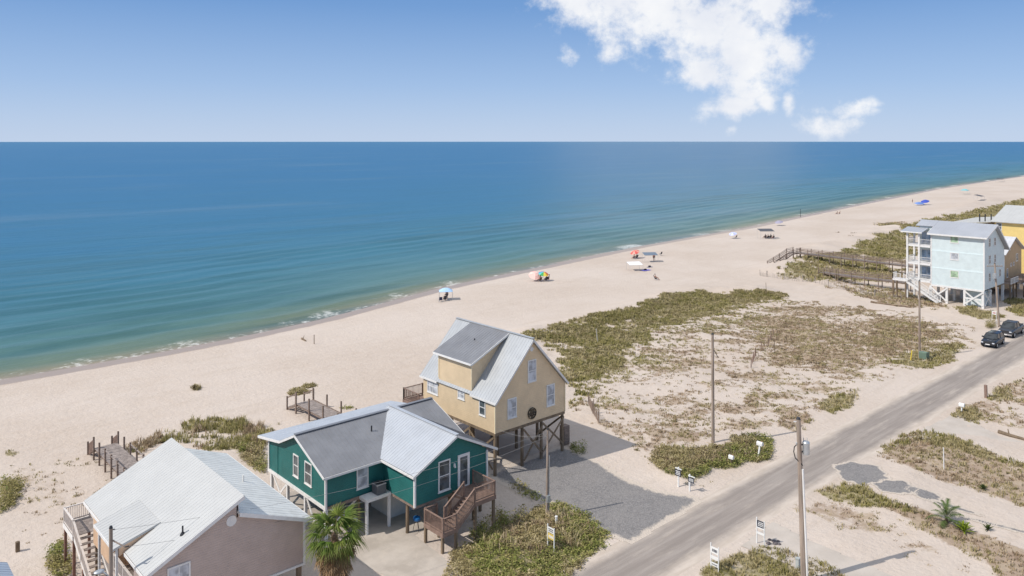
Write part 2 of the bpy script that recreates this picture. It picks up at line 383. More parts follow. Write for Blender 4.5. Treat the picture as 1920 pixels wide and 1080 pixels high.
M_pole = mat('utility_pole_wood', (.34, .27, .215), .85, .28, 1.6, bump=.4, stretch=(3, 3, .25), stain=.5, staincol=(.16, .09, .06))
M_galv = mat('galvanised_metal', (.50, .52, .53), .4, .1, 4, .6)
M_dark = mat('dark_metal', (.035, .035, .038), .5, .2, 5)
M_black = mat('black_rubber', (.015, .015, .016), .7, .2, 5)
M_glass = glass('window_glass', (.055, .065, .07)); M_blind = glass('window_with_blind', (.30, .31, .33), .3); M_gglass = glass('green_tinted_shade', (.22, .30, .20), .35)
M_blueglass = glass('blue_reflecting_glass', (.16, .22, .30), .1); M_cglass = glass('car_glass', (.012, .016, .02), .05)
M_wire = mat('cable', (.30, .29, .28), .6)

# ------------------------------------------------------------------ mesh helpers
ORG = {}
class MB:
    def __init__(s): s.v = []; s.f = []
    def add(s, vs, fs):
        n = len(s.v); s.v += [tuple(p) for p in vs]; s.f += [tuple(i+n for i in f) for f in fs]; return s
    def box(s, x0, x1, y0, y1, z0, z1):
        return s.add([(x0, y0, z0), (x1, y0, z0), (x1, y1, z0), (x0, y1, z0), (x0, y0, z1), (x1, y0, z1), (x1, y1, z1), (x0, y1, z1)],
                     [(0, 3, 2, 1), (4, 5, 6, 7), (0, 1, 5, 4), (1, 2, 6, 5), (2, 3, 7, 6), (3, 0, 4, 7)])
    def beam(s, p0, p1, w, h, up=(0, 0, 1)):
        p0 = Vector(p0); p1 = Vector(p1); d = (p1-p0).normalized(); up = Vector(up)
        sd = d.cross(up)
        if sd.length < 1e-4: sd = d.cross(Vector((1, 0, 0)))
        sd.normalize(); u2 = sd.cross(d).normalized(); sd *= w/2; u2 *= h/2
        vs = [p+a*sd+b*u2 for p in (p0, p1) for a, b in ((-1, -1), (1, -1), (1, 1), (-1, 1))]
        return s.add(vs, [(0, 1, 2, 3), (7, 6, 5, 4), (0, 4, 5, 1), (1, 5, 6, 2), (2, 6, 7, 3), (3, 7, 4, 0)])
    def cyl(s, p0, p1, r0, r1=None, n=8, cap=True):
        r1 = r0 if r1 is None else r1; p0 = Vector(p0); p1 = Vector(p1); d = (p1-p0).normalized()
        a = d.cross(Vector((0, 0, 1))); a = Vector((1, 0, 0)) if a.length < 1e-4 else a.normalized(); b = d.cross(a)
        vs = []
        for p, r in ((p0, r0), (p1, r1)):
            for i in range(n): t = 2*math.pi*i/n; vs.append(p+a*r*math.cos(t)+b*r*math.sin(t))
        fs = [(i, (i+1) % n, n+(i+1) % n, n+i) for i in range(n)]
        if cap: fs += [tuple(range(n-1, -1, -1)), tuple(range(n, 2*n))]
        return s.add(vs, fs)
    def tube(s, pts, r, n=6):
        for a, b in zip(pts[:-1], pts[1:]): s.cyl(a, b, r, r, n)
        return s
    def extr(s, poly, axis, a0, a1):
        n = len(poly); mk = (lambda p, a: (a, p[0], p[1])) if axis == 'u' else (lambda p, a: (p[0], a, p[1]))
        vs = [mk(p, a0) for p in poly]+[mk(p, a1) for p in poly]
        return s.add(vs, [tuple(range(n)), tuple(range(2*n-1, n-1, -1))]+[(i, n+i, n+(i+1) % n, (i+1) % n) for i in range(n)])
    def slab(s, pts, th):
        pts = [Vector(p) for p in pts]; nr = (pts[1]-pts[0]).cross(pts[2]-pts[0]).normalized()
        if nr.z < 0: pts = pts[::-1]; nr = -nr
        n = len(pts); vs = pts+[p-nr*th for p in pts]
        return s.add(vs, [tuple(range(n)), tuple(range(2*n-1, n-1, -1))]+[(i, n+i, n+(i+1) % n, (i+1) % n) for i in range(n)])
    def sph(s, c, r, n=8, m=5, sq=(1, 1, 1)):
        c = Vector(c); vs = [c+Vector((0, 0, r*sq[2]))]
        for j in range(1, m):
            a = math.pi*j/m
            for i in range(n): b = 2*math.pi*i/n; vs.append(c+Vector((r*sq[0]*math.sin(a)*math.cos(b), r*sq[1]*math.sin(a)*math.sin(b), r*sq[2]*math.cos(a))))
        vs.append(c-Vector((0, 0, r*sq[2]))); fs = [(0, 1+i, 1+(i+1) % n) for i in range(n)]
        for j in range(m-2):
            for i in range(n): fs.append((1+j*n+i, 1+(j+1)*n+i, 1+(j+1)*n+(i+1) % n, 1+j*n+(i+1) % n))
        e = len(vs)-1; fs += [(e, 1+(m-2)*n+(i+1) % n, 1+(m-2)*n+i) for i in range(n)]
        return s.add(vs, fs)
    def mesh(s, name, m, org=(0, 0, 0), smooth=False):
        me = bpy.data.meshes.new(name); o = Vector(org)
        me.from_pydata([tuple(Vector(p)-o) for p in s.v], [], s.f); me.update()
        import bmesh
        bm = bmesh.new(); bm.from_mesh(me); bmesh.ops.recalc_face_normals(bm, faces=bm.faces); bm.to_mesh(me); bm.free()
        if m: me.materials.append(m)
        if smooth:
            for p in me.polygons: p.use_smooth = True
            try: me.set_sharp_from_angle(angle=R(40))
            except Exception: pass
        return me
    def build(s, name, m, parent=None, smooth=False, kind=None, label=None):
        org = ORG.get(parent.name, Vector((0, 0, 0))) if parent else Vector((0, 0, 0))
        o = bpy.data.objects.new(name, s.mesh(name, m, org, smooth)); C.objects.link(o)
        if parent: o.parent = parent; ORG[o.name] = org
        if kind: o['kind'] = kind
        if label: o['label'] = label
        return o
def tag(o, label, cat, group=None, kind=None):
    o['label'] = label; o['category'] = cat
    if group: o['group'] = group
    if kind: o['kind'] = kind
    return o
def thing(name, label, cat, loc, group=None):
    o = bpy.data.objects.new(name, None); C.objects.link(o); o.location = loc; o.empty_display_size = .3
    ORG[o.name] = Vector(loc); return tag(o, label, cat, group)
def copy_tree(o, parent=None):
    c = o.copy(); C.objects.link(c)
    if parent is not None: c.parent = parent
    for ch in o.children: copy_tree(ch, c)
    return c
def place(root, loc, rz=0., label=None, cat=None, group=None):
    root.location = loc; root.rotation_euler[2] = rz
    if label: root['label'] = label
    if cat: root['category'] = cat
    if group: root['group'] = group
    return root
def bulk(name, verts, tris, m, cols=None, smooth=False):
    me = bpy.data.meshes.new(name); nv, nt = len(verts), len(tris)
    me.vertices.add(nv); me.vertices.foreach_set('co', np.asarray(verts, np.float32).ravel())
    k = tris.shape[1]
    me.loops.add(nt*k); me.loops.foreach_set('vertex_index', np.asarray(tris, np.int32).ravel())
    me.polygons.add(nt); me.polygons.foreach_set('loop_start', np.arange(0, nt*k, k, dtype=np.int32))
    if smooth: me.polygons.foreach_set('use_smooth', np.ones(nt, bool))
    me.update(calc_edges=True); me.validate()
    if cols is not None:
        at = me.color_attributes.new('Col', 'FLOAT_COLOR', 'POINT')
        at.data.foreach_set('color', np.concatenate([cols, np.ones((nv, 1))], 1).astype(np.float32).ravel())
    me.materials.append(m)
    o = bpy.data.objects.new(name, me); C.objects.link(o); return o
def gridmesh(name, us, vs, zf, m):
    U, V = np.meshgrid(us, vs, indexing='ij'); Z = zf(U, V) if callable(zf) else zf
    n0, n1 = U.shape; idx = np.arange(n0*n1).reshape(n0, n1)
    q = np.stack([idx[:-1, :-1], idx[1:, :-1], idx[1:, 1:], idx[:-1, 1:]], -1).reshape(-1, 4)
    return U, V, bulk(name, np.stack([U, V, Z], -1).reshape(-1, 3), q, m, smooth=True)
def fattr(o, name, val):
    a = o.data.attributes.new(name, 'FLOAT', 'POINT'); a.data.foreach_set('value', np.asarray(val, np.float32).ravel())

# ------------------------------------------------------------------ vegetation areas (outlined from the photograph, laid on the terrain)
GREEN = [(.32, .285, .10), (.41, .355, .145), (.25, .225, .085), (.46, .39, .20)]
OLIVE = [(.46, .39, .20), (.37, .315, .15), (.55, .46, .27), (.31, .25, .12)]
BROWN = [(.44, .325, .21), (.34, .245, .155), (.54, .43, .29), (.40, .32, .19)]
LEAFY = [(.27, .29, .08), (.36, .36, .12), (.20, .22, .065), (.43, .38, .16)]
def pg(*pts): return [hit(*p)[:2] for p in pts]
def cover(u, v, s):
    a = u*ax-v*af; b = u*af+v*ax                     # wind-combed: patches drawn out along the shore breeze
    return .55*fbm(a*.17, b*.40, s)+.45*fbm(a*.8, b*1.5, s+50)
def warp2d(u, v, k): return u+(fbm(u*.33, v*.33, 61)-.5)*k, v+(fbm(u*.33, v*.33, 67)-.5)*k
def psize(poly): q = np.array(poly); return math.sqrt(float((q.max(0)-q.min(0)).prod()))
# (outline px, kind, tufts per m2, height range, first palette, second palette, share of second, noise gate, tint channel, tint)
VEG = [
 (((985, 628), (1060, 612), (1150, 582), (1230, 562), (1300, 546), (1400, 543), (1478, 553), (1380, 588), (1290, 603), (1230, 625), (1170, 665), (1130, 725), (1080, 765), (1064, 735), (1050, 690), (1030, 655)), 'g', 12, (.18, .44), GREEN, OLIVE, .5, .37, 0, .95),
 (((980, 627), (1060, 611), (1150, 581), (1230, 561), (1300, 545), (1400, 541), (1480, 551), (1485, 558), (1400, 556), (1310, 562), (1240, 580), (1160, 605), (1080, 640), (1010, 655)), 'g', 12, (.22, .48), GREEN, OLIVE, .5, .27, 0, 1.),
 (((1000, 640), (1100, 620), (1200, 590), (1300, 565), (1400, 562), (1480, 575), (1400, 620), (1320, 640), (1250, 690), (1200, 740), (1150, 790), (1080, 770), (1050, 700)), 'g', 8, (.14, .36), OLIVE, GREEN, .5, .545, 0, .8),
 (((1060, 765), (1130, 725), (1170, 665), (1230, 625), (1290, 603), (1380, 588), (1470, 556), (1600, 577), (1720, 592), (1825, 627), (1812, 645), (1700, 690), (1620, 735), (1540, 785), (1460, 812), (1330, 818), (1240, 842), (1170, 800), (1100, 780)), 'g', 8, (.08, .24), BROWN, OLIVE, .45, .515, 1, .84),
 (((1380, 600), (1470, 560), (1600, 577), (1720, 592), (1825, 627), (1812, 645), (1740, 660), (1640, 672), (1540, 690), (1440, 690), (1380, 660)), 'g', 8, (.1, .28), BROWN, OLIVE, .3, .48, 1, .86),
 (((1150, 790), (1230, 770), (1330, 780), (1460, 790), (1460, 812), (1330, 822), (1240, 848), (1190, 850)), 'g', 7, (.1, .3), OLIVE, BROWN, .5, .5, 1, .8),
 (((1215, 868), (1240, 838), (1312, 845), (1345, 838), (1372, 820), (1440, 822), (1460, 836), (1432, 862), (1392, 870), (1330, 895), (1290, 902), (1235, 885)), 'l', 26, (.2, .5), LEAFY, OLIVE, .45, .12, 0, 1.),
 (((1222, 858), (1240, 835), (1312, 842), (1345, 838), (1372, 822), (1430, 824), (1440, 840), (1392, 860), (1330, 880), (1260, 880)), 'g', 12, (.3, .65), OLIVE, BROWN, .45, .1, 0, .9),
 (((1535, 760), (1560, 738), (1610, 733), (1612, 752), (1570, 780)), 'g', 9, (.2, .45), OLIVE, GREEN, .5, .3, 0, .8),
 (((1450, 800), (1475, 780), (1520, 775), (1525, 790), (1490, 815)), 'g', 7, (.2, .5), BROWN, OLIVE, .5, .3, 1, .8),
 (((1670, 680), (1690, 660), (1740, 655), (1780, 640), (1812, 645), (1790, 680), (1740, 692)), 'g', 8, (.2, .45), OLIVE, GREEN, .5, .3, 0, .8),
 (((1380, 745), (1420, 728), (1480, 740), (1450, 762), (1400, 765)), 'g', 7, (.2, .4), BROWN, OLIVE, .5, .35, 1, .8),
 (((1600, 640), (1660, 600), (1740, 605), (1800, 630), (1760, 650), (1660, 680)), 'g', 5, (.2, .4), BROWN, OLIVE, .5, .4, 1, .7),
 (((235, 842), (300, 806), (380, 790), (440, 785), (500, 790), (538, 797), (505, 818), (502, 850), (495, 880), (430, 842), (370, 830), (320, 830), (270, 855)), 'g', 12, (.3, .75), GREEN, BROWN, .45, .42, 0, .72),
 (((440, 840), (505, 850), (500, 890), (470, 880)), 'l', 22, (.3, .8), LEAFY, OLIVE, .4, .2, 0, .8),
 (((0, 897), (36, 905), (46, 925), (30, 945), (0, 965)), 'l', 24, (.3, .7), LEAFY, GREEN, .5, .15, 0, .9),
 (((0, 868), (160, 850), (235, 850), (265, 870), (190, 960), (120, 1020), (40, 1040), (0, 1035)), 'g', 3.0, (.08, .26), BROWN, OLIVE, .5, .53, 1, .55),
 (((80, 1060), (95, 1030), (125, 1015), (135, 1050), (125, 1085), (85, 1090)), 'l', 28, (.3, .8), LEAFY, GREEN, .5, .1, 0, .8),
 (((10, 848), (25, 842), (42, 847), (30, 853)), 'g', 8, (.12, .25), OLIVE, GREEN, .5, .1, 0, .9),
 (((355, 729), (365, 724), (375, 729), (366, 733)), 'g', 14, (.3, .6), BROWN, OLIVE, .4, .0, 1, .9),
 (((541, 737), (552, 730), (572, 729), (578, 735), (560, 741), (545, 742)), 'l', 110, (.08, .3), OLIVE, OLIVE, .4, .0, 0, 1.),
 (((568, 724), (578, 720), (590, 720), (594, 724), (580, 727)), 'l', 100, (.08, .25), OLIVE, OLIVE, .35, .0, 0, 1.),
 (((640, 766), (652, 762), (664, 765), (655, 769)), 'l', 20, (.08, .25), OLIVE, LEAFY, .3, .0, 0, .8),
 (((850, 1047), (890, 1012), (960, 987), (1003, 954), (1040, 945), (1095, 960), (1148, 1003), (1120, 1037), (1078, 1085), (1060, 1110), (830, 1110)), 'l', 30, (.12, .4), LEAFY, OLIVE, .42, .12, 0, .95),
 (((900, 1020), (960, 990), (1003, 958), (1040, 950), (1095, 965), (1135, 1005), (1100, 1030), (1020, 1045), (940, 1040)), 'g', 10, (.3, .7), BROWN, OLIVE, .5, .25, 1, .5),
 (((872, 1000), (905, 985), (925, 960), (945, 975), (985, 955), (990, 968), (940, 1000), (900, 1015)), 'l', 20, (.3, 1.0), LEAFY, GREEN, .6, .35, 0, .5),
 (((948, 908), (975, 898), (1015, 930), (1020, 945), (985, 930)), 'l', 14, (.2, .5), LEAFY, GREEN, .5, .3, 0, .6),
 (((1070, 838), (1095, 835), (1100, 850), (1075, 852)), 'l', 20, (.3, .6), GREEN, LEAFY, .5, .2, 0, .6),
 (((1270, 905), (1330, 880), (1365, 870), (1340, 910), (1310, 915)), 'g', 4, (.1, .3), OLIVE, BROWN, .5, .5, 1, .5),
 (((1100, 780), (1200, 800), (1240, 840), (1215, 870), (1170, 820), (1110, 800)), 'g', 3.2, (.12, .35), BROWN, OLIVE, .5, .5, 1, .6),
 # south side of the street
 (((1645, 852), (1690, 812), (1740, 806), (1830, 832), (1920, 868), (1990, 890), (1990, 960), (1920, 950), (1840, 925), (1780, 905), (1700, 875)), 'g', 9, (.12, .36), OLIVE, BROWN, .55, .28, 1, .9),
 (((1650, 848), (1690, 812), (1740, 806), (1830, 832), (1920, 868), (1990, 890), (1920, 880), (1800, 845), (1720, 826)), 'g', 10, (.2, .45), GREEN, OLIVE, .5, .2, 0, .8),
 (((1530, 925), (1570, 903), (1610, 905), (1660, 935), (1720, 965), (1640, 955), (1570, 942)), 'g', 14, (.2, .42), OLIVE, GREEN, .5, .1, 0, .9),
 (((1640, 945), (1700, 945), (1780, 985), (1850, 1000), (1990, 1060), (1990, 1120), (1890, 1085), (1790, 1030), (1700, 985)), 'g', 8, (.1, .3), BROWN, OLIVE, .35, .17, 1, .98),
 (((1470, 945), (1540, 930), (1640, 960), (1760, 1020), (1880, 1090), (1700, 1060), (1600, 1010)), 'g', 5, (.06, .22), OLIVE, BROWN, .5, .47, 1, .72),
 (((1300, 1100), (1350, 1052), (1400, 1030), (1440, 1022), (1500, 1045), (1560, 1070), (1600, 1100)), 'g', 16, (.15, .4), OLIVE, GREEN, .5, .22, 0, .85),
 (((1772, 776), (1800, 757), (1850, 735), (1920, 705), (1990, 690), (1990, 850), (1920, 812), (1850, 798)), 'g', 4.5, (.12, .36), OLIVE, BROWN, .6, .44, 1, .7),
 (((1775, 778), (1800, 760), (1830, 765), (1850, 780), (1830, 795)), 'g', 11, (.2, .45), GREEN, OLIVE, .6, .2, 0, .8),
 (((1840, 745), (1870, 722), (1900, 730), (1890, 750), (1860, 755)), 'g', 8, (.2, .45), OLIVE, GREEN, .3, .2, 0, .8),
 # around the light blue house and beyond
 (((1478, 494), (1500, 482), (1530, 476), (1640, 492), (1695, 505), (1695, 530), (1540, 528), (1450, 518)), 'g', 2.6, (.3, .7), OLIVE, GREEN, .45, .36, 0, .85),
 (((1560, 478), (1600, 462), (1640, 445), (1700, 428), (1720, 470), (1696, 495), (1640, 487)), 'g', 2.2, (.4, .8), OLIVE, GREEN, .5, .3, 0, .95),
 (((1690, 424), (1740, 413), (1800, 402), (1860, 388), (1920, 374), (1990, 362), (1990, 420), (1900, 420), (1820, 432), (1720, 440)), 'g', 1.2, (.5, .9), OLIVE, GREEN, .4, .25, 0, .95),
 (((1640, 418), (1700, 416), (1690, 424), (1645, 424)), 'g', 1.2, (.3, .6), OLIVE, BROWN, .5, .3, 0, .6),
 (((1793, 577), (1830, 575), (1870, 588), (1885, 596), (1840, 598), (1805, 590)), 'g', 6, (.2, .5), OLIVE, GREEN, .3, .15, 0, .95),
 (((1600, 552), (1690, 548), (1760, 566), (1790, 580), (1700, 577), (1650, 570)), 'g', 3.4, (.2, .5), BROWN, OLIVE, .5, .3, 1, .8),
 (((1500, 505), (1530, 530), (1600, 552), (1690, 560), (1690, 540), (1560, 520)), 'g', 2.4, (.2, .5), OLIVE, BROWN, .5, .45, 1, .5),
 (((1846, 612), (1860, 603), (1866, 614), (1852, 618)), 'l', 20, (.3, 1.1), OLIVE, GREEN, .4, 0, 0, .6),
 (((1880, 560), (1920, 560), (1960, 575), (1960, 600), (1900, 590)), 'g', 5, (.3, .6), OLIVE, GREEN, .6, .2, 0, .8),
]
# ------------------------------------------------------------------ the ground sheet
us = np.concatenate([np.arange(-600, -20, 20), np.arange(-20, 0, 2), np.arange(0, 150, .45), np.arange(150, 260, .9), np.arange(260, 900, 5), np.arange(900, 6001, 100)])
vs_ = np.concatenate([np.arange(-700, -20, 20), np.arange(-20, 14, 2), np.arange(14, 118, .45), np.arange(118, 146, .9), np.arange(146, 240, 2), np.arange(240, 900, 25)])
Ug, Vg, ground = gridmesh('ground', us, vs_, terrain, M_sand)
ground['kind'] = 'structure'
msk = np.zeros(Ug.shape+(4,), np.float32); msk[..., 3] = 1
VP = []
for row in VEG:
    poly = pg(*row[0]); VP.append(poly)
    pa = np.array(poly); b0 = pa.min(0)-1; b1 = pa.max(0)+1
    ii = np.where((us > b0[0]) & (us < b1[0]))[0]; jj = np.where((vs_ > b0[1]) & (vs_ < b1[1]))[0]
    if len(ii) == 0 or len(jj) == 0: continue
    sl = np.ix_(ii, jj); gu, gv_ = Ug[sl], Vg[sl]; sz = psize(poly); kk = min(7., .9+.16*sz)
    m_ = inpoly(poly, *warp2d(gu, gv_, kk)); dd = seg_dist(poly+[poly[0]], gu, gv_)
    fv = cover(gu, gv_, 3+len(VP)-1)-.13*np.exp(-(dd/(.05*sz+.3))**2)
    val = row[9]*sstep(row[7]-.07, row[7]+.05, fv)*m_
    q = msk[..., row[8]][sl]; msk[ii[0]:ii[-1]+1, jj[0]:jj[-1]+1, row[8]] = np.maximum(q, val)
for _ in range(1):                                             # feather the outlines
    for c_ in (0, 1):
        a_ = msk[..., c_]; a_[1:-1, 1:-1] = (a_[1:-1, 1:-1]*2+a_[:-2, 1:-1]+a_[2:, 1:-1]+a_[1:-1, :-2]+a_[1:-1, 2:])/6
og = Vg-shore(Ug)
msk[..., 2] = np.clip(sstep(-5.5, -2.0, og), 0, 1)
at = ground.data.color_attributes.new('mask', 'FLOAT_COLOR', 'POINT'); at.data.foreach_set('color', msk.reshape(-1))

# ------------------------------------------------------------------ the sea, with low swells running in to the beach
uw = np.concatenate([[-60000, -20000, -6000, -2000, -700, -300, -120, -60, -30], np.arange(-10, 300, 1.2), 300*1.06**np.arange(0, 92)])
ow = np.concatenate([np.arange(-7, 8, .4), np.arange(8, 80, .8), np.arange(80, 220, 3), 220*1.12**np.arange(0, 48)])
UW, OW = np.meshgrid(uw, ow, indexing='ij'); VW = OW+shore(UW)
ph = OW+5*(fbm(UW*.03, OW*.03, 31)-.5)+2.2*(vnoise(UW*.12, OW*.1, 33)-.5)+UW*.03
amp = np.interp(OW, [-7, -1, 3, 12, 40, 90, 160], [0, 0, .09, .17, .12, .05, 0])*(.15+1.6*vnoise(UW*.045, OW*.05, 35))
ws = np.sin(ph*2*math.pi/7.3)
ZW = -1.0+amp*(np.sign(ws)*np.abs(ws)**1.2)+.5*amp*np.sin(ph*2*math.pi/3.1+1)*.35
ZW = np.where(OW < 0, -1.0+OW*.012+.0*ZW, ZW)
idx = np.arange(UW.size).reshape(UW.shape)
qd = np.stack([idx[:-1, :-1], idx[1:, :-1], idx[1:, 1:], idx[:-1, 1:]], -1).reshape(-1, 4)
sea = bulk('sea', np.stack([UW, VW, ZW], -1).reshape(-1, 3), qd, M_water, smooth=True); sea['kind'] = 'structure'
fattr(sea, 'off', OW)

# ------------------------------------------------------------------ road, gravel parking, concrete drives
ur = np.concatenate([np.arange(-60, 200, 2.), np.arange(200, 900, 20)])
_, _, road = gridmesh('road', ur, np.linspace(29.7, 36.9, 8), lambda a, b: np.full(a.shape, .006)-.05*(np.abs(b-33.3) > 3.55), M_road); road['kind'] = 'structure'
def sheet(name, poly, z, m, step=.5, ew=1.3):
    pa = np.array(poly); b0 = pa.min(0); b1 = pa.max(0)
    a = np.arange(b0[0], b1[0]+step, step); b = np.arange(b0[1], b1[1]+step, step)
    A, B = np.meshgrid(a, b, indexing='ij'); ok = inpoly(poly, A, B)
    idx = np.arange(A.size).reshape(A.shape)
    cell = inpoly(poly, A[:-1, :-1]+step/2, B[:-1, :-1]+step/2)
    q = np.stack([idx[:-1, :-1], idx[1:, :-1], idx[1:, 1:], idx[:-1, 1:]], -1)[cell]
    used = np.unique(q); rm = -np.ones(A.size, int); rm[used] = np.arange(len(used))
    P = np.stack([A, B, np.full(A.shape, z)], -1).reshape(-1, 3)[used]
    o = bulk(name, P, rm[q].reshape(-1, 4), m)
    cl = list(poly)+[poly[0]]
    fattr(o, 'edge', np.clip(seg_dist(cl, P[:, 0], P[:, 1])/ew, 0, 1)); o['kind'] = 'structure'; return o
sheet('gravel_driveway', [(42.6, 50.9), (52.4, 50.9), (51.9, 46), (51.0, 42), (51.2, 39), (52.6, 36.4), (52, 35.5), (43.0, 35.1), (42.3, 37.5), (43.4, 41.), (42.6, 45)], .016, M_gravel, .2)
sheet('concrete_driveway', [(26.9, 58.6), (32.4, 58.6), (38.6, 58.6), (38.6, 49.5), (34, 49.5), (34., 46.6), (32.5, 46.3), (32.2, 42.6), (31.8, 39.8), (31.6, 35.6), (27.9, 35.6), (28.0, 43.2), (27.5, 47.2)], .012, M_conc, .1)
sheet('concrete_pad', [(48.3, 29.9), (53.2, 30.2), (52.6, 27), (52.2, 20), (49.6, 14), (45.5, 14), (46.5, 22), (48.6, 26.4)], .03, M_conc2, .15)
sheet('concrete_path', [(76, 30.6), (88.6, 29.6), (86.8, 27.6), (84.6, 24.6), (84.2, 14), (79.6, 14), (79.8, 24), (80.2, 28)], .03, M_conc2, .2)
yard = sheet('concrete_slab', [(43.6, 59.6), (50.8, 59.6), (50.8, 51.1), (43.6, 51.1)], .012, M_conc, .2)
def blob(cx, cy, rx, ry, rot=0, n=40, s=0, rough=.35):
    out = []
    for i in range(n):
        t = 2*math.pi*i/n; k = 1+rough*(float(fbm(np.array(3*math.cos(t)+s*9), np.array(3*math.sin(t)+s*5), s))-.5)*2
        x, y = rx*k*math.cos(t), ry*k*math.sin(t); out.append((cx+x*math.cos(rot)-y*math.sin(rot), cy+x*math.sin(rot)+y*math.cos(rot)))
    return out
for i, (px, rx, ry) in enumerate((((1615, 888), 2.2, 2.6), ((1680, 912), 1.7, 1.5), ((1733, 926), 1.3, 1.0), ((1450, 1017), .6, .7), ((1790, 952), 1.9, .45), ((1870, 985), 2.6, .4), ((1830, 975), 1.4, .3))):
    u_, v_, z_ = hit(*px); pl_ = blob(u_, v_, rx, ry, R(97), 48, i+2, .28)
    o_ = sheet('gravel_patch', pl_, z_+.02, M_gravel, .14, .55)
    n_ = len(o_.data.vertices); co = np.zeros(n_*3, np.float32); o_.data.vertices.foreach_get('co', co); co = co.reshape(-1, 3); co[:, 2] = terrain(co[:, 0], co[:, 1])+.02; o_.data.vertices.foreach_set('co', co.ravel())

# ------------------------------------------------------------------ grass and ground cover
def scatter(poly, dens, gate, s):
    sz = psize(poly); k = min(7., .9+.16*sz)
    pa = np.array(poly); b0 = pa.min(0)-k*.4; b1 = pa.max(0)+k*.4; n = int((b1-b0).prod()*dens)
    p = RNG.random((n, 2))*(b1-b0)+b0
    p = p[inpoly(poly, *warp2d(p[:, 0], p[:, 1], k))]                                # ragged outline
    if len(p) == 0: return p
    d = seg_dist(list(poly)+[poly[0]], p[:, 0], p[:, 1])
    return p[cover(p[:, 0], p[:, 1], s)-.13*np.exp(-(d/(.05*sz+.3))**2) > gate+.075*RNG.normal(size=len(p))]
gv, gt, gc, nb0 = [], [], [], 0
lv, lt, lc, nl0 = [], [], [], 0
for k, (row, poly) in enumerate(zip(VEG, VP)):
    _, kind, dens, (h0, h1), A_, B_, share, gate, _, _ = row
    p = scatter(poly, dens, gate, 3+k)
    N = len(p)
    if N == 0: continue
    far = math.hypot(*np.mean(np.array(poly), 0))/70.
    z = terrain(p[:, 0], p[:, 1]); cm = fbm(p[:, 0]*.45, p[:, 1]*.45, 90+k)
    hh = (h0+(h1-h0)*RNG.random(N)**2.2*1.25)*(.65+.7*fbm(p[:, 0]*.25, p[:, 1]*.25, 70))
    pa_, pb_ = np.array(A_), np.array(B_)
    col = np.where((cm < .5+(share-.5)*.6)[:, None], pb_[RNG.integers(0, len(pb_), N)], pa_[RNG.integers(0, len(pa_), N)])*(.92+.2*RNG.random((N, 1)))
    if kind == 'g':
        Bn = 9; n = N*Bn
        bp = np.repeat(p, Bn, 0)+RNG.normal(0, .10*max(1, far*.8), (n, 2)); bz = np.repeat(z, Bn)
        th = RNG.random(n)*2*math.pi; ln = .25+.75*RNG.random(n); bh = np.repeat(hh, Bn)*(.55+.55*RNG.random(n))
        d = np.stack([np.cos(th), np.sin(th)], 1); sd = np.stack([-d[:, 1], d[:, 0]], 1)*(.016+.022*RNG.random(n))[:, None]*max(1, far*.9)
        v = np.zeros((n, 5, 3))
        v[:, 0, :2] = bp-sd; v[:, 1, :2] = bp+sd
        m_ = bp+d*(bh*ln*.28)[:, None]; v[:, 2, :2] = m_-sd*.75; v[:, 3, :2] = m_+sd*.75; v[:, 4, :2] = bp+d*(bh*ln*.75)[:, None]
        v[:, 0, 2] = v[:, 1, 2] = bz-.02; v[:, 2, 2] = v[:, 3, 2] = bz+bh*.6; v[:, 4, 2] = bz+bh*(1-.25*ln)
        base = nb0+np.arange(n)*5
        t = np.stack([np.stack([base, base+1, base+3], 1), np.stack([base, base+3, base+2], 1), np.stack([base+2, base+3, base+4], 1)], 1).reshape(-1, 3)
        cc = np.repeat(np.repeat(col, Bn, 0)*(.9+.25*RNG.random((n, 1))), 5, 0).reshape(n, 5, 3)
        gv.append(v.reshape(-1, 3)); gt.append(t); gc.append(cc.reshape(-1, 3)); nb0 += n*5
    else:
        Bn = 12; n = N*Bn
        bp = np.repeat(p, Bn, 0)+RNG.normal(0, .14, (n, 2)); c3 = np.zeros((n, 3)); c3[:, :2] = bp; c3[:, 2] = np.repeat(z, Bn)+np.repeat(hh, Bn)*RNG.random(n)**.7
        a = RNG.normal(0, 1, (n, 3)); a /= np.linalg.norm(a, axis=1)[:, None]; a[:, 2] *= .5
        b = np.cross(a, RNG.normal(0, 1, (n, 3))+np.array([0, 0, 1.5])); b /= np.linalg.norm(b, axis=1)[:, None]+1e-6
        L = (.05+.06*RNG.random(n))[:, None]
        v = np.stack([c3-a*L, c3+b*L*.55, c3+a*L, c3-b*L*.55], 1)
        base = nl0+np.arange(n)*4
        t = np.stack([np.stack([base, base+1, base+2], 1), np.stack([base, base+2, base+3], 1)], 1).reshape(-1, 3)
        cc = np.repeat(np.repeat(col, Bn, 0)*(.7+.6*RNG.random((n, 1))), 4, 0)
        lv.append(v.reshape(-1, 3)); lt.append(t); lc.append(cc); nl0 += n*4
o = bulk('dune_grass', np.concatenate(gv), np.concatenate(gt), M_plant, np.concatenate(gc)); tag(o, 'olive and straw coloured grass growing over the dunes and verges', 'grass', kind='stuff')
o = bulk('ground_cover', np.concatenate(lv), np.concatenate(lt), M_plant, np.concatenate(lc)); tag(o, 'low leafy green weeds and creepers covering the sandy ground', 'ground cover', kind='stuff')
print('tris grass', sum(len(t) for t in gt), 'leaf', sum(len(t) for t in lt))

